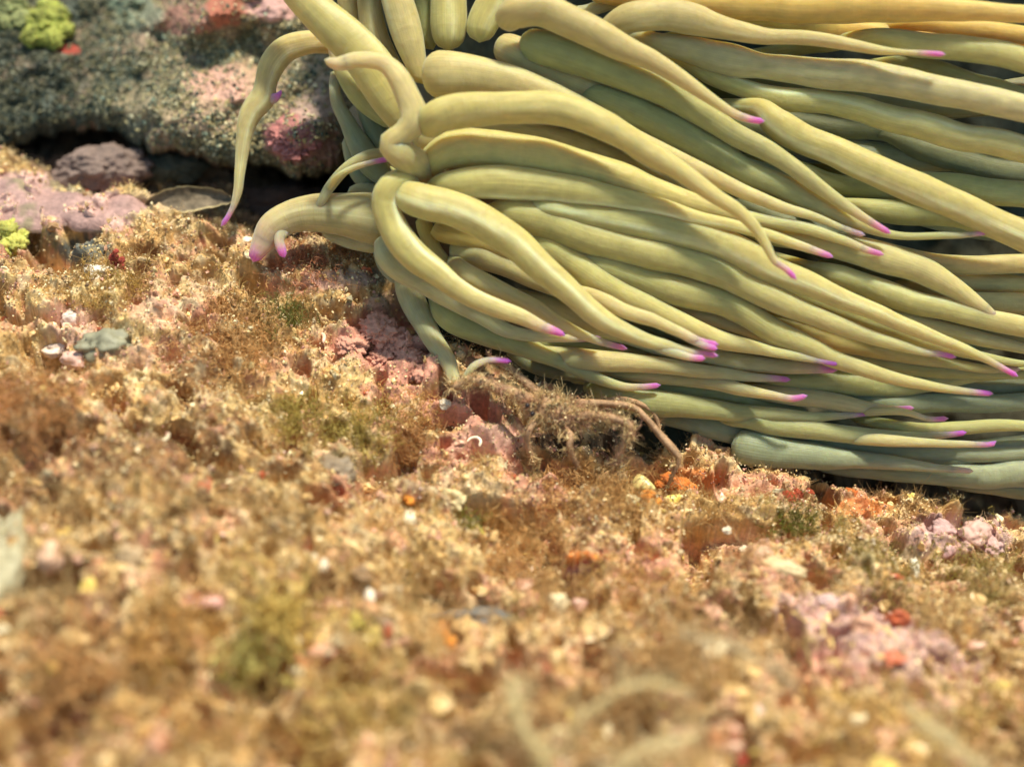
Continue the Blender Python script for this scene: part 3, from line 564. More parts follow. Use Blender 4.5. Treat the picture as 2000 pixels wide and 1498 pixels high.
# --- sweeping right from the top of the disc
T([(832, 150, 74, .2), (862, 148, 84), (930, 152, 74), (1000, 166, 66), (1080, 196, 58), (1160, 233, 50), (1240, 277, 44), (1340, 322, 36), (1430, 365, 30), (1510, 398, 26), (1600, 430, 18), (1690, 460, 9)], 2.0, 'b', tip=0.5)
T([(970, 88, 42, .2), (1000, 100, 58), (1040, 122, 62), (1100, 153, 58), (1180, 192, 50), (1260, 232, 40), (1340, 282, 30), (1420, 330, 18)], 1.4, 'b', tip=0)
T([(1020, 78, 42, .2), (1050, 90, 56), (1100, 104, 60), (1160, 122, 58), (1230, 150, 58), (1310, 184, 52), (1400, 243, 44), (1510, 300, 38), (1600, 364, 30), (1680, 421, 20), (1741, 457, 11)], 2.1, 'g')
T([(1100, 165, 34, .5), (1160, 190, 50), (1240, 222, 56), (1320, 260, 56), (1400, 300, 54), (1460, 338, 46), (1540, 372, 42), (1620, 412, 34), (1690, 445, 26), (1760, 461, 18), (1840, 461, 16), (1900, 455, 12), (1938, 450, 8)], 1.6, 'g')
T([(985, 55, 40, .3), (1003, 28, 58), (1055, 20, 60), (1110, 42, 58), (1170, 72, 52), (1250, 108, 41), (1320, 148, 34), (1380, 188, 26), (1430, 220, 20), (1470, 234, 15), (1495, 237, 12)], 3.0, 'b')
T([(1120, 20, 14), (1150, 22, 26), (1190, 8, 30), (1240, -12, 30), (1320, -60, 20)][::-1], 0.6, 'p', tip=0)
T([(1150, -15, 36), (1300, 2, 46), (1400, 8, 52), (1600, 14, 58), (1800, 18, 48), (1900, 25, 38), (2050, 30, 32)], 1.2, 'o')
T([(1175, 68, 38, .2), (1225, 38, 52), (1290, 32, 56), (1350, 38, 54), (1400, 52, 46), (1490, 70, 33), (1580, 73, 29), (1670, 89, 25), (1760, 103, 14), (1845, 106, 7)], 2.0, 'b', 0.3)
T([(1240, 74, 24, .2), (1290, 86, 38), (1350, 100, 48), (1430, 118, 58), (1500, 130, 46), (1600, 143, 52), (1700, 153, 56), (1800, 170, 50), (1900, 190, 48), (2050, 225, 46)], 1.2, 'p')
T([(1310, 110, 30, .2), (1390, 148, 36), (1450, 172, 36), (1520, 193, 42), (1620, 202, 42), (1720, 225, 48), (1820, 252, 50), (1900, 270, 48), (2050, 300, 46)], 0.8, 'y', 0.6)
T([(1470, 208, 34, .2), (1520, 243, 50), (1590, 280, 52), (1680, 318, 53), (1760, 352, 55), (1850, 393, 54), (1940, 433, 52), (2050, 485, 50)], 1.5, 'y', 0.8)
T([(1700, 72, 34), (1790, 86, 44), (1900, 97, 46), (2050, 128, 42)], 0.6, 'y')
T([(1420, 40, 24), (1600, 58, 40), (1750, 70, 44), (1850, 78, 40), (2050, 100, 30)], -0.3, 'o', tip=0)
T([(1780, 48, 26), (1900, 58, 36), (2050, 76, 34)], 0.3, 'o')
T([(1720, 120, 20), (1800, 128, 34), (1900, 160, 38), (2050, 215, 38)], -0.3, 'g')
T([(1480, 205, 24), (1560, 238, 38), (1650, 250, 40), (1740, 262, 34), (1850, 285, 30), (2050, 315, 24)], -0.6, 'd')
T([(1720, 262, 26), (1800, 290, 42), (1900, 320, 46), (2050, 352, 46)], -0.5, 'd')
T([(1540, 320, 24), (1610, 350, 36), (1700, 370, 40), (1800, 394, 34), (1900, 420, 24), (2050, 440, 14)], -0.4, 'g')
T([(1620, 400, 30), (1750, 415, 44), (1860, 426, 38), (1960, 458, 24), (2050, 480, 16)], 0.0, 'g')
T([(1760, 345, 30), (1880, 366, 44), (2050, 386, 46)], 0.3, 'g')
T([(1720, 484, 28), (1820, 513, 36), (1900, 518, 38), (2050, 512, 36)], 0.3, 'b')
T([(1790, 530, 28), (1900, 552, 34), (2050, 556, 32)], -0.2, 'b')
T([(1840, 578, 34), (1930, 590, 40), (2050, 594, 40)], 0.3, 'b')
T([(1380, 410, 20, .5), (1480, 455, 32), (1560, 468, 38), (1640, 481, 46), (1720, 502, 50), (1800, 530, 48), (1860, 560, 40), (1920, 600, 28), (1960, 632, 14)], 1.3, 'y', tip=0.3)
T([(1560, 515, 26, .4), (1620, 533, 38), (1700, 560, 44), (1780, 588, 45), (1850, 605, 42), (1920, 624, 40), (2050, 652, 38)], 1.1, 'y', 0.3)
T([(1740, 612, 22), (1830, 640, 32), (1920, 663, 30), (2050, 694, 18)], 0.8, 'b')
T([(1400, 515, 26, .3), (1450, 532, 34), (1540, 568, 34), (1650, 610, 34), (1760, 650, 32), (1850, 680, 26), (1960, 706, 18), (2050, 716, 12)], 0.9, 'g')
T([(1380, 590, 30, .2), (1500, 628, 42), (1600, 655, 46), (1700, 680, 40), (1800, 700, 30), (1900, 718, 20), (1995, 722, 10)], 0.3, 'o', tip=0.4)
T([(1600, 690, 24), (1720, 710, 36), (1820, 722, 36), (1920, 728, 26), (2050, 732, 16)], 0.0, 'g')
T([(1500, 735, 36), (1640, 748, 46), (1740, 753, 40), (1830, 745, 38), (1930, 731, 26), (2050, 724, 20)], -0.3, 'g')
T([(1270, 668, 24, .4), (1400, 699, 32), (1500, 712, 30), (1570, 717, 26), (1637, 722, 11)], 0.5, 'b', tip=0.8)
T([(1040, 690, 32, .3), (1120, 700, 42), (1200, 707, 38), (1300, 716, 32), (1400, 728, 27), (1470, 738, 20), (1546, 741, 11)], 0.7, 'b')
T([(1130, 722, 22, .3), (1250, 733, 30), (1340, 742, 29), (1430, 757, 29, -.2), (1500, 771, 20, -.4), (1545, 779, 16, -.5), (1577, 773, 11, -.5)], 0.2, 'b')
T([(1140, 750, 24, .4), (1190, 768, 42), (1260, 786, 48), (1330, 793, 44), (1420, 803, 38), (1500, 808, 30), (1590, 812, 22), (1660, 810, 14), (1706, 806, 10)], 0.1, 'g')
T([(1400, 810, 26, .3), (1460, 822, 36), (1520, 833, 38), (1600, 842, 36), (1700, 851, 32), (1780, 853, 24), (1850, 848, 14), (1889, 843, 10)], 0.0, 'g')
T([(1640, 850, 20, .3), (1720, 858, 26), (1800, 863, 20), (1880, 867, 16), (1932, 868, 12), (1945, 861, 10)], 0.4, 'b')
T([(1420, 752, 24, .3), (1530, 770, 36), (1620, 783, 36), (1690, 797, 28), (1740, 799, 16), (1786, 797, 10)], 0.0, 'b')
T([(1660, 800, 22, .3), (1760, 806, 17), (1810, 819, 12), (1852, 817, 9)], 0.5, 'b')
T([(1680, 815, 24, .3), (1790, 838, 28), (1880, 836, 28), (1960, 832, 26), (2050, 836, 20)], -0.2, 'g')
T([(1600, 765, 24, .2), (1720, 785, 38), (1830, 786, 38), (1940, 788, 36), (2050, 780, 34)], -0.5, 't')
T([(1428, 868, 46, .1), (1455, 873, 62), (1520, 884, 56), (1620, 893, 42), (1720, 902, 32), (1820, 914, 20), (1902, 922, 10)], -0.2, 't', tip=0.3, label='broad pale tentacle lying lowest with a blunt round end')  # shadow-zone tint: shade put into the base colour
T([(1270, 800, 34, .3), (1350, 824, 42), (1450, 845, 48), (1560, 862, 46), (1680, 875, 42), (1800, 880, 38), (1920, 885, 34), (2050, 880, 30)], -0.8, 't')
T([(1600, 905, 26, .2), (1720, 918, 36), (1850, 928, 40), (2050, 925, 56)], -0.9, 't')
T([(1760, 925, 24, .2), (1880, 938, 36), (2050, 955, 50)], -1.2, 'd')
T([(1620, 890, 30, .2), (1800, 893, 42), (1920, 880, 40), (2050, 862, 38)], -1.0, 't')
T([(990, 680, 24, .2), (1040, 710, 36), (1090, 727, 32), (1160, 740, 20), (1230, 750, 10)], -0.4, 'd', tip=0)
T([(1110, 735, 26, .2), (1200, 742, 34), (1300, 755, 34), (1400, 770, 30), (1500, 790, 20), (1580, 800, 10)], -0.4, 'g', tip=0)
T([(1000, 572, 26, .2), (1080, 600, 40), (1150, 630, 40), (1220, 655, 34), (1300, 688, 26), (1400, 703, 12)], 0.4, 'b', tip=0)
T([(960, 650, 24, .2), (1050, 668, 26), (1150, 680, 24), (1280, 697, 20), (1400, 712, 10)], -0.1, 'g', tip=0)
T([(1270, 588, 26, .2), (1350, 612, 30), (1430, 635, 28), (1520, 668, 22), (1600, 692, 12)], 0.6, 'b', tip=0)
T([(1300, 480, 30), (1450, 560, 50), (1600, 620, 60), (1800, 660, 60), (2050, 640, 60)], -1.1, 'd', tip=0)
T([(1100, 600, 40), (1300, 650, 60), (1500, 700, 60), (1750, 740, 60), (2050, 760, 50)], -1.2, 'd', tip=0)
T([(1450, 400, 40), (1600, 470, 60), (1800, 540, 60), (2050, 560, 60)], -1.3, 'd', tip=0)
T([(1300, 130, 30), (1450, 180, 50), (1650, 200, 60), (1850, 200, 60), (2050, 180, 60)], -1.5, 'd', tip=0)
for f_ in ([(1250, 80, 30), (1500, 150, 46), (1700, 190, 50), (1850, 200, 50), (2050, 190, 40)], [(1300, 190, 36), (1500, 262, 48), (1680, 300, 50), (1850, 312, 46), (2050, 318, 40)],
           [(1350, 300, 36), (1550, 360, 50), (1750, 400, 50), (1900, 440, 46), (2050, 455, 44)], [(1500, 440, 36), (1700, 500, 46), (1850, 535, 46), (2050, 545, 44)])[:max(0, 100-NT[0])]:
    T([(*a, .0) for a in f_], -0.9, 't')
# body: pale brown disc and column standing in the crevice behind the rock edge
def body():
    c = at(885, 235, 26.0); V, F = ICO[5]
    foot = np.array([c[0]+0.4, c[1]+0.5, Gz(np.array(c[0]), np.array(c[1]+1.5))-0.2])
    m = 60; n = 64; t = np.linspace(0, 1, m)[:, None]; th = np.linspace(0, 2*math.pi, n, endpoint=False)[None]
    ax = foot[None, None]+(c-foot)[None, None]*np.clip(t/0.75, 0, 1)[..., None]
    R = 1.75+0.2*np.cos(t*6)+0.08*vnoise(np.stack(np.broadcast_arrays(np.cos(th)*3, np.sin(th)*3, t*8), -1), 3)
    R = R*np.sqrt(np.clip(1-((t-0.75)/0.25).clip(0, 1)**2, 0.0004, 1))
    up = np.array([0.15, -0.55, 0.8]); up /= np.linalg.norm(up)
    P = ax+np.stack(np.broadcast_arrays(np.cos(th)*R*1.15, np.sin(th)*R*0.8, 0*R), -1)+up*(np.clip((t-0.75)/0.25, 0, 1)**2*0.35)[..., None]
    col = np.zeros((m, n, 3))+np.array([0.40, 0.27, 0.15])
    UV = np.stack(np.broadcast_arrays(th, t*5), -1)
    mesh('body_column', P.reshape(-1, 3), grid_faces(m, n, True), M_TENT, anem, ANEM, col=col.reshape(-1, 3), uv=UV.reshape(-1, 2))
body()
if NT[0] > 100: raise SystemExit('too many tentacles %d' % NT[0])

# ------------------------------------------------------------------ the decorated spider crab
def crab():
    g0 = onground(1090, 850); org = g0
    root = empty('spider_crab', org, 'small brown spider crab camouflaged with weed, clutching a tentacle below the anemone', 'crab')
    d = 23.75
    limbs = [  # (px, py, width px, depth) chains; each starts inside the body
        [(1060, 790, 30, d), (1010, 772, 26, d-.05), (965, 755, 22, d-.1), (925, 742, 20, d-.1), (900, 752, 18, d-.05), (880, 756, 14, d)],
        [(1060, 775, 22, d+.2), (1025, 745, 17, d+.15), (990, 718, 14, d+.2), (960, 702, 12, d+.3), (935, 712, 10, d+.2)],
        [(1110, 812, 26, d), (1165, 812, 17, d-.3), (1215, 822, 16, d-.45), (1232, 838, 14, d-.45), (1218, 868, 13, d-.35), (1205, 900, 12, d-.2), (1195, 925, 9, d)],
        [(1120, 790, 24, d+.2), (1180, 788, 14, d+.1), (1235, 795, 12, d), (1265, 820, 12, d-.05), (1290, 850, 14, d-.05), (1318, 882, 15, d-.1), (1326, 896, 12, d-.1), (1315, 925, 9, d), (1300, 958, 5, d+.2)],
        [(1080, 830, 22, d), (1115, 850, 14, d-.2), (1112, 870, 12, d-.25), (1120, 895, 10, d-.1), (1130, 915, 6, d)],
        [(1050, 815, 22, d), (1035, 838, 14, d-.15), (1030, 862, 12, d-.1), (1038, 890, 9, d), (1048, 905, 5, d+.1)],
        [(1130, 800, 18, d+.3), (1210, 780, 11, d+.5), (1270, 800, 10, d+.7), (1290, 840, 8, d+.8)],
    ]
    V, F, o = [], [], 0; sk = []
    for L_ in limbs:
        rows = [(*at(x, y, z), w_*K*z) for x, y, w_, z in L_]
        q, s = spline(rows, 0.04); W_, th = tube(q, s, 3.3, lump=0.18, ring=10, squash=1)
        V.append(W_.reshape(-1, 3)); f = grid_faces(len(s), 10, True, o); F.append(f); o += W_.shape[0]*10
        F.append(np.array([[o-10, o-9, o-8, o-7], [o-7, o-6, o-5, o-10], [o-5, o-4, o-3, o-10], [o-3, o-2, o-1, o-10]])); sk.append(q)
    # carapace: pear shape, rostrum to the left
    S, SF = ICO[4]; c = at(1085, 805, d); r1, r2, r3 = 56*K*d, 34*K*d, 30*K*d
    f = 1-0.35*np.clip(-S[:, 0], 0, 1)
    B = c+np.outer(S[:, 0]*r1, FX*0.96+FF*0.0-FU*0.22)+np.outer(S[:, 1]*r2*f, FU)+np.outer(S[:, 2]*r3*f, -FF)
    B = B+S*(0.09*fbm(S*4, 3, 12)+0.04*fbm(S*11, 2, 13))[:, None]
    Vt = np.concatenate(V); Ft = np.concatenate(F); Bi = SF+len(Vt)
    tri = np.concatenate([Ft[:, [0, 1, 2]], Ft[:, [0, 2, 3]], Bi])
    allV = np.concatenate([Vt, B])
    col = np.zeros((len(allV), 3))+np.array([0.30, 0.17, 0.09])
    b = mesh('body', allV, tri, M_CRAB, root, org, col=col)
    rm = b.modifiers.new('blend', 'REMESH'); rm.mode = 'VOXEL'; rm.voxel_size = 0.022; rm.use_smooth_shade = True
    b.data.materials.clear(); b.data.materials.append(mat('crab_shell_solid', rough=0.5, spec=0.4, bump=0.03, bump_scale=10, vary=0.5, vary_scale=7, col=(0.38, 0.22, 0.12)))
    # eyes on short stalks
    for x, y in ((1030, 792), (1040, 808)):
        S2, F2 = ICO[2]; e = at(x, y, d-.45)
        mesh('eye', S2*0.045+e, F2, mat('eye', rough=0.15, col=(0.03, 0.02, 0.02)), b, org)
    # weed hooked onto shell and legs
    P, N = [], []
    for li, q in enumerate(sk):
        m = [2200, 800, 2400, 600, 500, 500, 150][li]; k = rng.integers(0, len(q), m)
        nn = rng.normal(size=(m, 3)); nn /= np.linalg.norm(nn, axis=1, keepdims=True)
        P.append(q[k, :3]+nn*q[k, 3:4]*0.42); N.append(nn)
    k = rng.integers(0, len(B), 5200); nn = S[k]@np.stack([FX, FU, -FF]); P.append(B[k]); N.append(nn)
    P = np.concatenate(P); N = np.concatenate(N); tf = rng.integers(0, len(P), 950); Lt = rng.uniform(.04, .22, 950)*rng.choice([.5, .8, 1.2], 950)
    ctf = np.where(rng.random((950, 1)) < .6, [[.80, .60, .32]], np.where(rng.random((950, 1)) < .5, [[.50, .30, .17]], [[.60, .34, .24]]))
    I = np.repeat(np.arange(950), 12); P, N = P[tf][I], (N[tf]+rng.normal(size=(950, 3))*.4)[I]; n = len(P)
    cl = ctf[I]*rng.uniform(.6, 1.2, (n, 1))
    Vw, Fw, cw = strands(P, N+rng.normal(size=(n, 3))*0.6, Lt[I]*rng.uniform(.4, 1.1, n), rng.uniform(0.008, 0.018, n), rng.uniform(0, 0.9, n), cl, nseg=3)
    w_ = mesh('weed_covering', Vw, Fw, M_ALGA, root, org, col=cw); w_['kind'] = 'stuff'
    ki = rng.integers(0, n, 1600); cgr = np.array([[0.62, 0.47, 0.25]])*rng.uniform(0.3, 1.4, (1600, 1))
    Vg, Fg, cg_ = grains(P[ki]+N[ki]*rng.uniform(0, 0.08, (1600, 1)), rng.uniform(0.008, 0.028, 1600), cgr)
    g_ = mesh('sand_coating', Vg, Fg, M_SAND, root, org, col=cg_, smooth=False); g_['kind'] = 'stuff'
crab()

# ------------------------------------------------------------------ small things on the rock
def blob_mesh(c, r, colr, rot=0.0, tilt=None, seed=0, rough=0.12, sub=4, fine=0.03, freq=1.6):
    S, F = ICO[sub]; r = np.asarray(r, float)
    Q = S*r*(1+rough*fbm(S*freq+seed*5.1, 3, 12)+fine*fbm(S*7+seed, 2, 14))[:, None]
    ca, sa = math.cos(rot), math.sin(rot); Rz = np.array([[ca, -sa, 0], [sa, ca, 0], [0, 0, 1]])
    Q = Q@Rz.T
    col = np.asarray(colr)*(1+0.22*fbm(S*3+seed, 3, 15))[:, None]
    return Q+c, F, np.clip(col, 0, .95)
def pebble(name, px, py, rx, ry, colr, label, cat, group=None, rot=0, seed=0, rough=0.12, sink=0.5, m=None, rz=None):
    g = onground(px, py+ry*0.6); d = proj(g)[2]; a, b = rx*K*d, ry*K*d
    h = rz*K*d if rz else b*0.9
    Q, F, col = blob_mesh(g+np.array([0, 0, h*(1-2*sink)]), (a, b*1.1, h), colr, rot, seed=seed, rough=rough+.3, fine=.09, freq=2.0)
    return tag(mesh(name, Q, F, m or M_PEB, origin=g, col=col), label, cat, group)
WH, PK, CR = (0.80, 0.70, 0.58), (0.72, 0.45, 0.38), (0.72, 0.56, 0.34)
pebble('pebble', 148, 610, 24, 26, (.85, .68, .60), 'white and pink pebble in the turf below the bright yellow tuft', 'pebble', seed=1)
pebble('pebble', 190, 525, 26, 20, WH, 'smooth cream pebble beside the small red feathery weed', 'pebble', seed=2)
pebble('pebble', 110, 672, 26, 18, (.8, .62, .52), 'pale pebble above a dark hole, left of its pink neighbour', 'pebble', seed=3)
pebble('pebble', 150, 690, 30, 20, PK, 'pink pebble with a pale shine above the dark hole', 'pebble', seed=4)
pebble('pebble', 482, 466, 16, 9, WH, 'tiny white chip just left of the thick tentacle tip', 'pebble', seed=5)
pebble('pebble', 672, 575, 13, 10, (.66, .38, .16), 'small orange-tan nodule below the thick tentacle', 'pebble', seed=6)
pebble('pebble', 205, 655, 48, 30, (.27, .25, .17), 'blurred grey-green flat stone right of the pink pebble', 'pebble', seed=7, rough=.2)
pebble('pebble', 652, 905, 38, 28, (.24, .17, .11), 'dull grey-brown stone half buried in the left turf', 'pebble', seed=8, rough=.2)
pebble('pebble', 1905, 1028, 30, 24, (.62, .36, .30), 'round pink cobble at the right edge under the tentacles', 'pebble', seed=9)
pebble('pebble', 1490, 1075, 22, 20, (.58, .36, .24), 'tan pink pebble right of the white shell chips', 'pebble', seed=10)
pebble('pebble', 930, 1195, 80, 20, (.14, .14, .14), 'flat dark grey stone lying across a hollow', 'pebble', seed=11, rough=.2)
pebble('pebble', -20, 1050, 70, 150, (.38, .33, .21), 'large pale grey-green lump cut by the left picture edge', 'rock', seed=12, rough=.2, rz=60)
pebble('pebble', 255, 1070, 26, 22, (.45, .30, .17), 'blurred brown nodule beside the round dark hollow', 'pebble', seed=13)
pebble('pebble', 100, 1070, 26, 30, (.70, .42, .28), 'blurred peach pebble near the pale lump', 'pebble', seed=14)
pebble('pebble', 405, 1168, 34, 14, (.68, .36, .32), 'pink pebble with a white glint above the lower hollow', 'pebble', seed=15)
pebble('pebble', 722, 1155, 12, 14, WH, 'small white glinting bit right of the dark hollow', 'pebble', seed=16)
pebble('pebble', 1530, 1100, 44, 20, (.62, .46, .26), 'pale sandy ledge stone above the lilac crust', 'rock', seed=17, rough=.3, rot=-.4)
pebble('pebble', 1620, 1165, 24, 12, (.62, .42, .4), 'lilac knob at the top of the smooth lilac crust', 'pebble', seed=18)
pebble('pebble', 800, 1005, 13, 13, (.85, .72, .5), 'cream bead left of the yellow sponge lump', 'pebble', seed=19)
pebble('pebble', 885, 965, 26, 20, (.62, .48, .26), 'knobbly buff nodule below the pink slope', 'pebble', seed=20, rough=.5)
pebble('pebble', 916, 1005, 20, 20, (.66, .5, .28), 'buff nodule directly above the yellow sponge lump', 'pebble', seed=21, rough=.4)
pebble('pebble', 1355, 1330, 16, 40, (.5, .42, .26), 'blurred upright tan stub in the foreground turf', 'pebble', seed=22, rough=.3)
pebble('pebble', 1480, 1380, 18, 20, (.8, .55, .5), 'pale pink blurred bead right of the red sponge', 'pebble', seed=23)
pebble('pebble', 1785, 1100, 10, 24, (.68, .62, .5), 'thin pale upright chip in the right turf', 'pebble', seed=24)
# many small anonymous chips, copied
chip = pebble('shell_chip', 1452, 1071, 10, 8, (.70, .58, .44), 'brightest white shell chip above the lilac crust', 'shell chip', 'white shell chips', seed=31, sink=.2)
CH = [(1418, 1040, 1.1, 'white shell chip at the upper left of the brightest one'), (1705, 998, 1.1, 'white chip at the end of the orange shell splinter'), (460, 1168, 1.0, 'white chip on the blurred pink pebble'), (612, 1095, 1.2, 'left one of two glinting chips above the dark hollow'), (632, 1108, 1.1, 'right one of two glinting chips above the dark hollow'),
      (700, 1160, .8, 'white chip at the right rim of the dark hollow'), (1660, 1085, 1.1, 'white chip above the lilac crust, in the middle'), (1018, 858, 1.2, 'cream chip beside the crab shadow'), (868, 793, 1.1, 'cream chip on the pink slope below the clutched tentacle'), (975, 845, .8, 'small chip on the bright pink slope'),
      (490, 1215, 1.0, 'blurred chip in the lower left turf'), (345, 660, .8, 'chip near the left dark hole'), (215, 855, 1.0, 'glinting chip in the rusty left turf'), (260, 876, .8, 'chip beside the curled white tube'), (355, 900, .8, 'chip below the curled white tube'),
      (780, 1160, .9, 'chip right of the small white bit'), (1925, 900, .7, 'chip in the shade under the lowest tentacles'), (480, 960, .9, 'blurred chip in the middle left turf'), (165, 955, 1.1, 'yellowish blurred chip at far left')]
for x, y, s_, lab in CH:
    o = chip.copy(); C.objects.link(o); g = onground(x, y, False); o.location = g+np.array([0, 0, .03]); o.scale = (s_*random.uniform(.7, 1.2), s_*random.uniform(.7, 1.2), s_*.8)
    o.rotation_euler = (random.uniform(-.5, .5), random.uniform(-.5, .5), random.uniform(0, 6)); o['label'] = lab

def cluster(name, spots, colr, label, cat, seed=0, m=None, rough=.35, on=onground, group=None):
    """a lumpy colony: several overlapping lobes in one mesh"""
    parts = []
    g0 = on(spots[0][0], spots[0][1], False)
    for k, (x, y, r_) in enumerate(spots):
        g = on(x, y, False); a = r_*K*proj(g)[2]
        parts.append(blob_mesh(g+np.array([0, -.1*a, a*(.25 if m is None else .0)]), (a, a*1.05, a*(.85 if m is None else .6)), colr, seed=seed+k, rough=rough, sub=5 if r_ > 25 else 4, fine=.30, freq=2.6))
    V, F, cc = join(parts)
    return tag(mesh(name, V, F, m or M_SPONGE, origin=g0, col=cc), label, cat, group)
def onboulder(px, py, fine=False):
    d = bdepth(np.array(float(px)), np.array(float(py))); return at(px, py, d-0.15)
YEL, ORG, RED = (0.80, 0.72, 0.12), (0.85, 0.30, 0.05), (0.60, 0.05, 0.03)
cluster('yellow_sponge', [(15, 455, 22), (32, 480, 22), (5, 490, 20), (45, 460, 12), (28, 440, 12)], (.52, .50, .12), 'acid yellow sponge at the left edge below the lilac crust', 'sponge', 1)
cluster('yellow_sponge', [(90, 50, 30), (115, 35, 22), (70, 75, 24), (105, 80, 22), (60, 40, 18), (130, 62, 16), (95, 20, 20)], (.38, .40, .09), 'lime yellow sponge cluster on the boulder, top left corner', 'sponge', 2, on=onboulder)
cluster('yellow_sponge', [(25, 20, 30), (45, 45, 22), (10, 50, 22)], (.30, .32, .14), 'dull olive sponge on the boulder in the corner', 'sponge', 3, on=onboulder)
cluster('yellow_sponge', [(928, 1042, 15), (940, 1048, 10), (915, 1050, 9)], YEL, 'small bright yellow sponge lump in the middle turf', 'sponge', 4)
cluster('yellow_sponge', [(800, 1232, 18), (815, 1248, 16), (830, 1262, 12), (792, 1218, 10)], YEL, 'yellow sponge left of the orange one in the foreground', 'sponge', 5)
cluster('yellow_sponge', [(702, 1212, 18), (720, 1202, 14), (690, 1225, 10)], (.8, .62, .16), 'small golden sponge left of the yellow and orange pair', 'sponge', 6)
cluster('orange_sponge', [(860, 1240, 18), (872, 1258, 18), (850, 1262, 12), (865, 1222, 10)], ORG, 'orange sponge touching the yellow one in the foreground', 'sponge', 7)
cluster('orange_sponge', [(955, 1245, 13), (962, 1262, 16), (975, 1272, 12), (945, 1262, 12)], (.85, .42, .22), 'peach orange cone-shaped sponge in the foreground', 'sponge', 8)
cluster('orange_sponge', [(796, 972, 9), (802, 980, 8)], ORG, 'tiny orange sponge left of the buff nodules', 'sponge', 9)
cluster('orange_sponge', [(1305, 942, 18), (1330, 950, 16), (1350, 955, 12), (1288, 946, 9)], (.72, .2, .04), 'flat orange sponge under the thin crab leg tip', 'sponge', 10)
cluster('orange_sponge', [(1265, 975, 16), (1280, 982, 12)], (.70, .26, .05), 'brown-orange sponge tucked under the yellow shell', 'sponge', 11)
cluster('orange_sponge', [(1140, 1086, 15), (1155, 1094, 12), (1125, 1092, 10)], (.85, .42, .06), 'golden orange sponge over a purple spot', 'sponge', 12)
cluster('red_sponge', [(1408, 1422, 22), (1420, 1434, 20), (1395, 1436, 14)], RED, 'bright red blurred sponge in the foreground', 'sponge', 13)
cluster('red_sponge', [(1432, 1478, 18), (1445, 1485, 12)], (.5, .07, .05), 'duller red sponge at the bottom edge', 'sponge', 14)
cluster('red_sponge', [(1985, 1370, 22), (1998, 1385, 16)], (.5, .09, .05), 'brick red patch at the right edge', 'sponge', 15)
cluster('red_sponge', [(1540, 975, 16), (1560, 968, 14), (1525, 985, 12), (1580, 965, 10)], (.42, .07, .03), 'dark red sponge on the ledge under the broad pale tentacle', 'sponge', 16)
cluster('red_sponge', [(1660, 968, 14), (1680, 976, 14), (1698, 985, 10)], (.62, .16, .04), 'rusty orange sponge by the shell splinter', 'sponge', 17)
cluster('coralline_crust', [(740, 640, 34), (690, 668, 30), (770, 668, 34), (800, 700, 28), (745, 700, 26), (820, 725, 22)], PINK, 'knobbly pink coralline crust below the green tentacle', 'coralline alga', 18, m=M_ROCK, rough=.5)
cluster('coralline_crust', [(1840, 1035, 24), (1870, 1062, 24), (1800, 1052, 22), (1935, 1065, 22)], (.60, .36, .34), 'lilac knobs on the rock rim at far right', 'coralline alga', 19, m=M_ROCK, rough=.5)
cluster('coralline_crust', [(560, 262, 34), (590, 245, 26), (575, 290, 28), (610, 275, 22)], (.48, .18, .17), 'crimson knobbly crust on the boulder behind the hanging tentacle', 'coralline alga', 20, m=M_ROCK, rough=.5, on=onboulder)

def shell(px, py, rx, ry, colr, label, rot=0, name='mussel_shell', cat='shell'):
    """one valve: a ribbed, pointed dome"""
    g = onground(px, py, False); d = proj(g)[2]; a, b = rx*K*d, ry*K*d
    n, m = 40, 16; th = np.linspace(0, 2*math.pi, n, endpoint=False)[None]; r_ = np.linspace(0.02, 1, m)[:, None]
    x = r_*np.cos(th)*a*(1+.25*np.cos(th)); y = r_*np.sin(th)*b*1.25*(1-.35*np.cos(th)); z = b*0.85*np.sqrt(np.clip(1-r_**2, 0, 1))*(1+.04*np.cos(r_*40))
    P = np.stack(np.broadcast_arrays(x, y, z), -1).reshape(-1, 3); P2 = P*np.array([.93, .93, .8])-np.array([0, 0, .01])
    ca, sa = math.cos(rot), math.sin(rot); R_ = np.array([[ca, -sa, 0], [sa, ca, 0], [0, 0, 1]])
    tl = np.array([[1, 0, 0], [0, .85, -.5], [0, .5, .85]])
    V = np.concatenate([P, P2])@tl.T@R_.T+g+np.array([0, -.05, .05])
    F = np.concatenate([grid_faces(m, n, True), grid_faces(m, n, True, m*n)[:, ::-1], np.stack([(m-1)*n+np.arange(n), (m-1)*n+(np.arange(n)+1) % n, m*n+(m-1)*n+(np.arange(n)+1) % n, m*n+(m-1)*n+np.arange(n)], 1)])
    rr = np.tile(np.repeat(np.linspace(0, 1, m), n), 2)
    col = np.asarray(colr)[None]*(0.8+0.3*np.sin(rr*22)**2)[:, None]
    return tag(mesh(name, V, F, M_SHELL, origin=g, col=col), label, cat)
shell(1252, 944, 24, 13, (.82, .66, .26), 'cream yellow shell lying tilted beside the orange sponge', -.5)
shell(1232, 976, 16, 10, (.78, .70, .42), 'small pale shell below the cream yellow one', .2)
shell(1312, 976, 20, 9, (.80, .66, .16), 'narrow yellow shell right of the brown-orange sponge', .5)
shell(1165, 985, 20, 9, (.70, .66, .16), 'thin greenish yellow shell left of the other shells', .9)
shell(1690, 984, 34, 9, (.75, .34, .10), 'long orange shell splinter with a white end', -.7, 'shell_splinter')
shell(1845, 1075, 20, 12, (.62, .36, .36), 'small pink limpet on the right rim', .2, 'limpet')
shell(1130, 1180, 16, 12, (.6, .34, .28), 'blurred pink limpet in the middle foreground', .5, 'limpet')

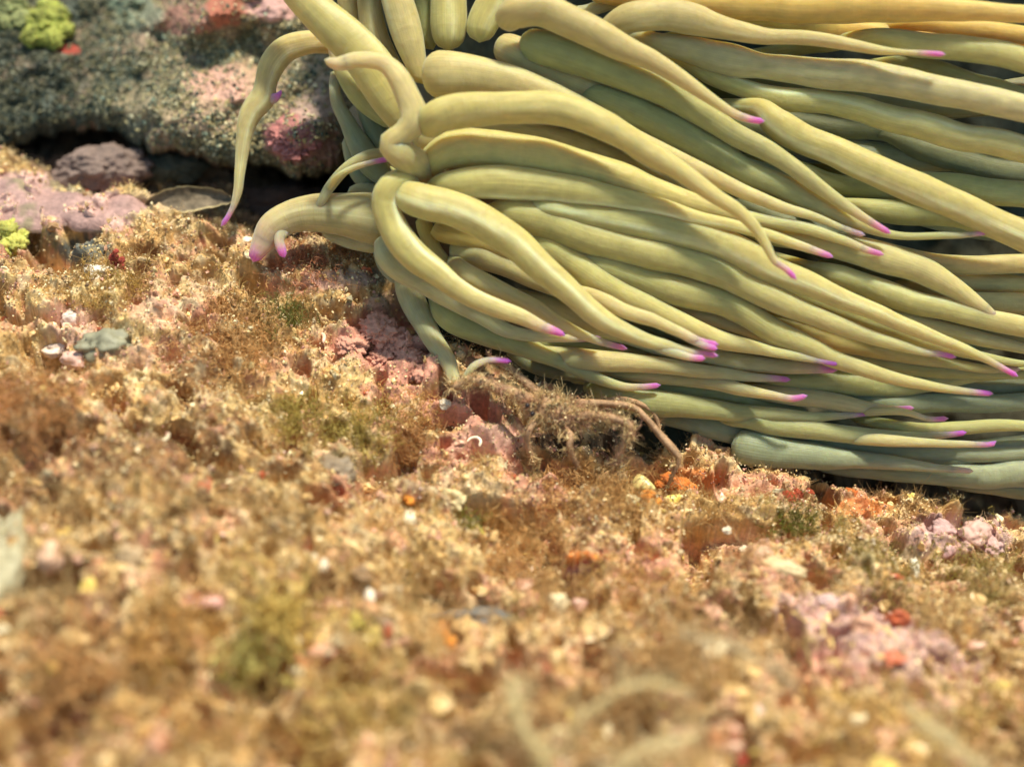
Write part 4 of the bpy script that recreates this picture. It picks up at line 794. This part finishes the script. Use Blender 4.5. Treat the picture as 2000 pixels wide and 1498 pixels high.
def worm_tube(pts, colr, label, lift=0.06):
    g = onground([p[0] for p in pts], [p[1] for p in pts], False); rows = [(*(q+np.array([0, 0, lift])), p[2]*K*24) for p, q in zip(pts, g)]
    q, s = spline(rows, .03); V, th = tube(q, s, 1.0, ring=10, squash=1)
    tag(mesh('worm_tube', V.reshape(-1, 3), grid_faces(len(s), 10, True), M_SHELL, origin=g[0], col=np.zeros((V.shape[0]*10, 3))+np.array(colr)), label, 'worm tube')
worm_tube([(912, 868, 3), (919, 861, 4), (931, 859, 5), (939, 866, 5), (936, 877, 4)], (.8, .66, .5), 'tiny curled white worm tube on the pink slope')
worm_tube([(282, 880, 6), (296, 868, 7), (312, 868, 7), (326, 862, 6), (332, 850, 4)], (.75, .62, .44), 'short curly white worm tube in the rusty left turf')
worm_tube([(565, 660, 5), (585, 672, 6), (590, 690, 5), (580, 700, 4)], (.6, .5, .28), 'bent buff worm tube below the green tuft')
worm_tube([(632, 675, 6), (634, 662, 7), (628, 655, 5)], (.78, .5, .38), 'short peach worm tube left of the pink knobs')

# larger tufts of weed, each its own plant
def tuft(px, py, h, spread, nst, colr, label, cat='seaweed', name='algae_tuft', wid=.014, lean=(0, -.1, 1), branch=6, group=None, on=onground, curl=.5):
    g = on(px, py, False); d = proj(g)[2]; H, S_ = h*K*d*1.0, spread*K*d*1.25
    n = max(50, int(nst*.5)); wid = wid*1.3; colr = np.asarray(colr)*np.array([1.1, 1.0, .8]); P = g+np.c_[rng.normal(size=(n, 2))*S_*.35, np.zeros(n)-.03]
    D_ = np.array(lean)[None]+rng.normal(size=(n, 3))*np.array([.45, .45, .2])*(.4+S_/H*.6); Ls = H*rng.uniform(.5, 1.1, n)
    cl = np.asarray(colr)[None]*rng.uniform(.6, 1.4, (n, 1))
    parts = [strands(P, D_, Ls, np.full(n, wid), rng.uniform(-curl, curl, n), cl, nseg=7)]
    V0 = parts[0][0].reshape(n, 8, 2, 3).mean(2)
    m = n*branch; k = rng.integers(0, n, m); t = rng.integers(1, 8, m)
    parts.append(strands(V0[k, t], rng.normal(size=(m, 3))+np.array(lean)*.7, Ls[k]*rng.uniform(.08, .3, m), np.full(m, wid*.7), rng.uniform(0, .5, m), cl[k]*rng.uniform(.8, 1.3, (m, 1)), nseg=3))
    V, F, cc = join(parts); return tag(mesh(name, V, F, M_ALGA, origin=g, col=cc), label, cat, group)
GRN, TAN_, BRN, OLV, PALE = (.17, .19, .06), (.62, .45, .22), (.48, .28, .14), (.42, .36, .13), (.52, .50, .28)
tuft(552, 628, 60, 50, 240, GRN, 'dark green tuft standing in the turf left of the pink knobs')
tuft(1545, 1020, 36, 60, 260, (.16, .17, .04), 'moss green tuft below the dark red sponge')
tuft(905, 1030, 40, 40, 160, (.24, .25, .06), 'olive tuft left of the small yellow lump')
tuft(600, 520, 46, 70, 320, (.50, .24, .16), 'fine reddish tuft below the thick tentacle')
tuft(655, 500, 34, 70, 300, BRN, 'brown feathery fringe under the short lower tentacle')
tuft(440, 640, 60, 110, 500, (.56, .36, .19), 'soft rusty tuft in the sharp left turf')
tuft(470, 690, 55, 90, 380, (.60, .40, .21), 'soft orange-brown tuft below the rusty one')
tuft(800, 800, 50, 60, 340, TAN_, 'fluffy tan tuft left of the crab')
tuft(800, 860, 60, 60, 360, BRN, 'brown fluffy tuft below the tan one by the crab')
tuft(1190, 985, 50, 90, 620, (.56, .38, .20), 'rusty fluffy tuft where the crab leg stands')
tuft(1080, 965, 40, 70, 420, (.54, .34, .17), 'brown tuft in front of the crab shadow')
tuft(700, 850, 70, 80, 420, OLV, 'olive brown tuft in the middle left turf')
tuft(560, 820, 60, 80, 360, (.40, .34, .12), 'mustard tuft left of the olive one')
tuft(210, 560, 50, 80, 360, (.46, .33, .12), 'golden tuft right of the white and pink pebble')
tuft(60, 800, 80, 120, 420, (.54, .30, .15), 'rust coloured blurred tuft at the left edge')
tuft(1000, 1090, 60, 120, 500, (.58, .38, .19), 'tawny tuft in the middle of the foreground')
tuft(1220, 1150, 50, 120, 460, (.60, .43, .21), 'buff tuft right of the golden orange sponge')
tuft(1450, 1195, 60, 80, 420, (.28, .18, .09), 'dark brown tuft left of the lilac crust')
tuft(1700, 1120, 36, 120, 460, (.26, .22, .07), 'olive brown tuft behind the lilac crust')
tuft(1920, 1140, 50, 120, 420, (.30, .26, .08), 'mossy tuft at the right edge')
tuft(1290, 1330, 120, 160, 520, (.52, .36, .20), 'broad feathery beige fan of weed in the foreground', wid=.02)
tuft(560, 1230, 150, 50, 60, (.62, .50, .20), 'tall blurred yellow-green weed standing in the lower left', wid=.05, branch=4)
tuft(490, 1310, 110, 70, 60, (.52, .48, .20), 'blurred pale olive weed below the tall one', wid=.05, branch=4)
tuft(330, 1240, 90, 90, 160, (.56, .38, .17), 'blurred brown weed left of the tall one', wid=.03)
tuft(160, 1300, 110, 120, 200, (.60, .38, .20), 'blurred rusty weed in the bottom left', wid=.03)
tuft(1760, 1440, 90, 200, 260, (.62, .50, .24), 'blurred sandy green weed at bottom right', wid=.04)
tuft(1950, 1440, 90, 120, 160, (.58, .46, .24), 'blurred brownish weed in the bottom right corner', wid=.04)
tuft(700, 1440, 110, 160, 200, (.60, .48, .22), 'blurred ochre weed at the bottom, left of the bent frond', wid=.04)
tuft(400, 1480, 90, 160, 200, (.60, .42, .2), 'blurred tan weed at the bottom left', wid=.04)
tuft(400, 425, 22, 26, 120, (.52, .38, .18), 'sparse tiny stalks on the rim below the dead leaf', wid=.012, branch=2)
tuft(330, 405, 20, 60, 70, (.48, .34, .18), 'tiny stalks on the edge of the lilac crust', wid=.012, branch=2)

def frond(rows, colr, label, side=0):
    """a thick bent frond with side branchlets in the near foreground"""
    P = [(*at(x, y, d), w_*.6*K*d) for x, y, w_, d in rows]; q, s = spline(P, .05); V, th = tube(q, s, 2.0, ring=12, lump=.12)
    V = V.reshape(-1, 3); F = grid_faces(len(s), 12, True)
    k = rng.integers(2, len(s), 40); k = rng.integers(2, len(s), 100); n = len(k)
    a, b, c = strands(q[k, :3], rng.normal(size=(n, 3))+np.gradient(q[:, :3], axis=0)[k]*12, rng.uniform(.15, .5, n), np.full(n, .024), rng.uniform(0, .8, n), np.zeros((n, 3))+np.array(colr), nseg=4)
    V, F, cc = join([(V, F, np.zeros((len(V), 3))+np.array(colr)), (a, b, c)])
    o = mesh('seaweed_frond', V, F, M_ALGA, origin=q[0, :3], col=cc); tag(o, label, 'seaweed')
frond([(1090, 1560, 26, 17.6), (1060, 1480, 26, 17.4), (1020, 1420, 24, 17.3), (1005, 1370, 20, 17.3), (1000, 1320, 14, 17.4)], (.84, .72, .42), 'pale green bent frond blurred at the bottom centre')
frond([(1100, 1480, 16, 17.9), (1130, 1410, 18, 17.6), (1190, 1360, 18, 17.5), (1260, 1335, 16, 17.5), (1340, 1350, 12, 17.8)], (.80, .66, .38), 'arched olive frond blurred right of the bent one')
frond([(1180, 1560, 26, 17.6), (1230, 1480, 24, 17.5), (1290, 1450, 20, 17.5), (1360, 1440, 14, 17.7)], (.84, .70, .42), 'low pale frond blurred at the bottom edge')
frond([(1560, 1340, 12, 18.9), (1480, 1290, 12, 18.6), (1400, 1250, 10, 18.6), (1330, 1240, 8, 18.9)], (.68, .54, .34), 'thin beige frond leaning left over the fan of weed')
frond([(1960, 1540, 22, 17.8), (1880, 1470, 20, 17.8), (1820, 1420, 16, 18.0), (1760, 1380, 10, 18.2)], (.80, .67, .40), 'pale frond slanting up from the bottom right corner')

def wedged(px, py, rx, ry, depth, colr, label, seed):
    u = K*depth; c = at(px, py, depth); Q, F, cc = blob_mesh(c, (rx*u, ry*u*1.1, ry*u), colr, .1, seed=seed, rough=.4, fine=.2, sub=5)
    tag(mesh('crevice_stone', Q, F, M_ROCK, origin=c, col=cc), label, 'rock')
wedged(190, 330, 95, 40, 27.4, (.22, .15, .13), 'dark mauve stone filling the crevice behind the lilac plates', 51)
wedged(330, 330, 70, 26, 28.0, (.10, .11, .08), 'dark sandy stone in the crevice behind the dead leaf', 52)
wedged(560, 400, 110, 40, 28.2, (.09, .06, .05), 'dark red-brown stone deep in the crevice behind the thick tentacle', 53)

# small red feathery weed on the left
def red_weed():
    g = onground(230, 548, False); parts = []; d = proj(g)[2]; u = K*d
    base = g.copy(); top = at(222, 488, d-.35); cl = np.array([.42, .07, .05])
    st = np.linspace(0, 1, 9)[:, None]; stem = base+(top-base)*st+np.array([.02, 0, 0])*np.sin(st*4)
    rows = np.c_[stem, np.linspace(5, 2, 9)*u]; q, s = spline(rows, .03); V, th = tube(q, s, 1, ring=8)
    root = mesh('red_seaweed', V.reshape(-1, 3), grid_faces(len(s), 8, True), M_SPONGE, origin=g, col=np.zeros((V.shape[0]*8, 3))+cl)
    tag(root, 'small red feather-like weed with paired leaflets on the left turf', 'seaweed')
    for k in range(1, 8):
        for sd in (-1, 1):
            b = stem[k]; e = b+(FX*sd*16+FU*9)*u*(1.2-k*.09)+rng.normal(size=3)*.02
            rows = [(*b, 3*u), (*(b*.6+e*.4), 8*u), (*(b*.2+e*.8), 8*u), (*e, 3*u)]; q, s = spline(rows, .025); V, th = tube(q, s, 1, ring=8, squash=.4)
            mesh('leaflet', V.reshape(-1, 3), grid_faces(len(s), 8, True), M_SPONGE, root, g, col=np.zeros((V.shape[0]*8, 3))+cl*rng.uniform(.8, 1.3))
red_weed()

# dead leaf wedged in the crevice
def leaf():
    c = at(365, 388, 25.9); n, m = 60, 26; u = np.linspace(-1, 1, n)[:, None]; v = np.linspace(-1, 1, m)[None]
    half = 25*np.sqrt(np.clip(1-u**2, 0, 1))*(1-.2*u)+2*vnoise(np.stack(np.broadcast_arrays(u*9, 0*u, 0*u), -1), 2)
    px = 372+84*u+6*v; py = 388+half*v-8*u+6*u**2; dep = 25.9+.16*np.cos(v*1.5)+.1*np.sin(u*3)+.05*np.abs(v)+0*u
    P = at(px+0*v, py, dep); P = P+FF*(0.03*fbm(P*4, 3, 5))[..., None]
    B = P+FF*0.03
    V = np.concatenate([P.reshape(-1, 3), B.reshape(-1, 3)])
    F = np.concatenate([grid_faces(n, m), grid_faces(n, m, False, n*m)[:, ::-1]])
    col = np.array([.17, .13, .09])*(1+.9*fbm(V*5, 4, 8))[:, None]; rim = np.tile((np.abs(v)+0*u).ravel(), 2) > .86; col[rim] = (.5, .4, .22)
    tag(mesh('dead_leaf', V, F, M_LEAF, origin=c, col=col), 'grey-brown curled dead leaf wedged in the crevice below the boulder', 'leaf')
leaf()
def crust():
    for k, (cx, cy, rx, ry, d, lab) in enumerate([(40, 395, 120, 60, 25.9, 'large lilac crust plate with a scalloped edge at far left'), (190, 408, 95, 44, 25.75, 'pinkish lilac crust plate reaching toward the dead leaf')]):
        n, m = 140, 40; th = np.linspace(0, 2*math.pi, n, endpoint=False)[None]; r_ = np.linspace(0, 1, m)[:, None]
        sc = 1+.07*np.abs(np.sin(th*6.5+k))+.06*vnoise(np.stack(np.broadcast_arrays(np.cos(th)*3+k*9, np.sin(th)*3, 0*th), -1), 5)
        px = cx+rx*r_*np.cos(th)*sc; py = cy+ry*r_*np.sin(th)*sc
        G_ = march(lambda x, y: Gz(x, y, False), px.ravel(), py.ravel()); N_ = np.array([0, -.3, .95])
        e = (r_+0*th).ravel()
        P = G_+N_*(0.16*np.sqrt(np.clip(1.02-e**6, 0, 1))-.02)[:, None]+N_*(.06*fbm(G_*2.2, 3, 4))[:, None]
        c = np.array([.42, .25, .23])*(1+.35*fbm(G_*3, 3, 6))[:, None]; c[e > .95] = (.52, .36, .30)
        s_ = sstep(.1, .35, fbm(G_*1.6+3, 3, 19)); c = mixc(c, (.22, .19, .10), s_*.8)
        tag(mesh('coralline_plate', P, grid_faces(m, n, True), M_ROCK, origin=G_[0], col=c), lab, 'coralline alga')
crust()
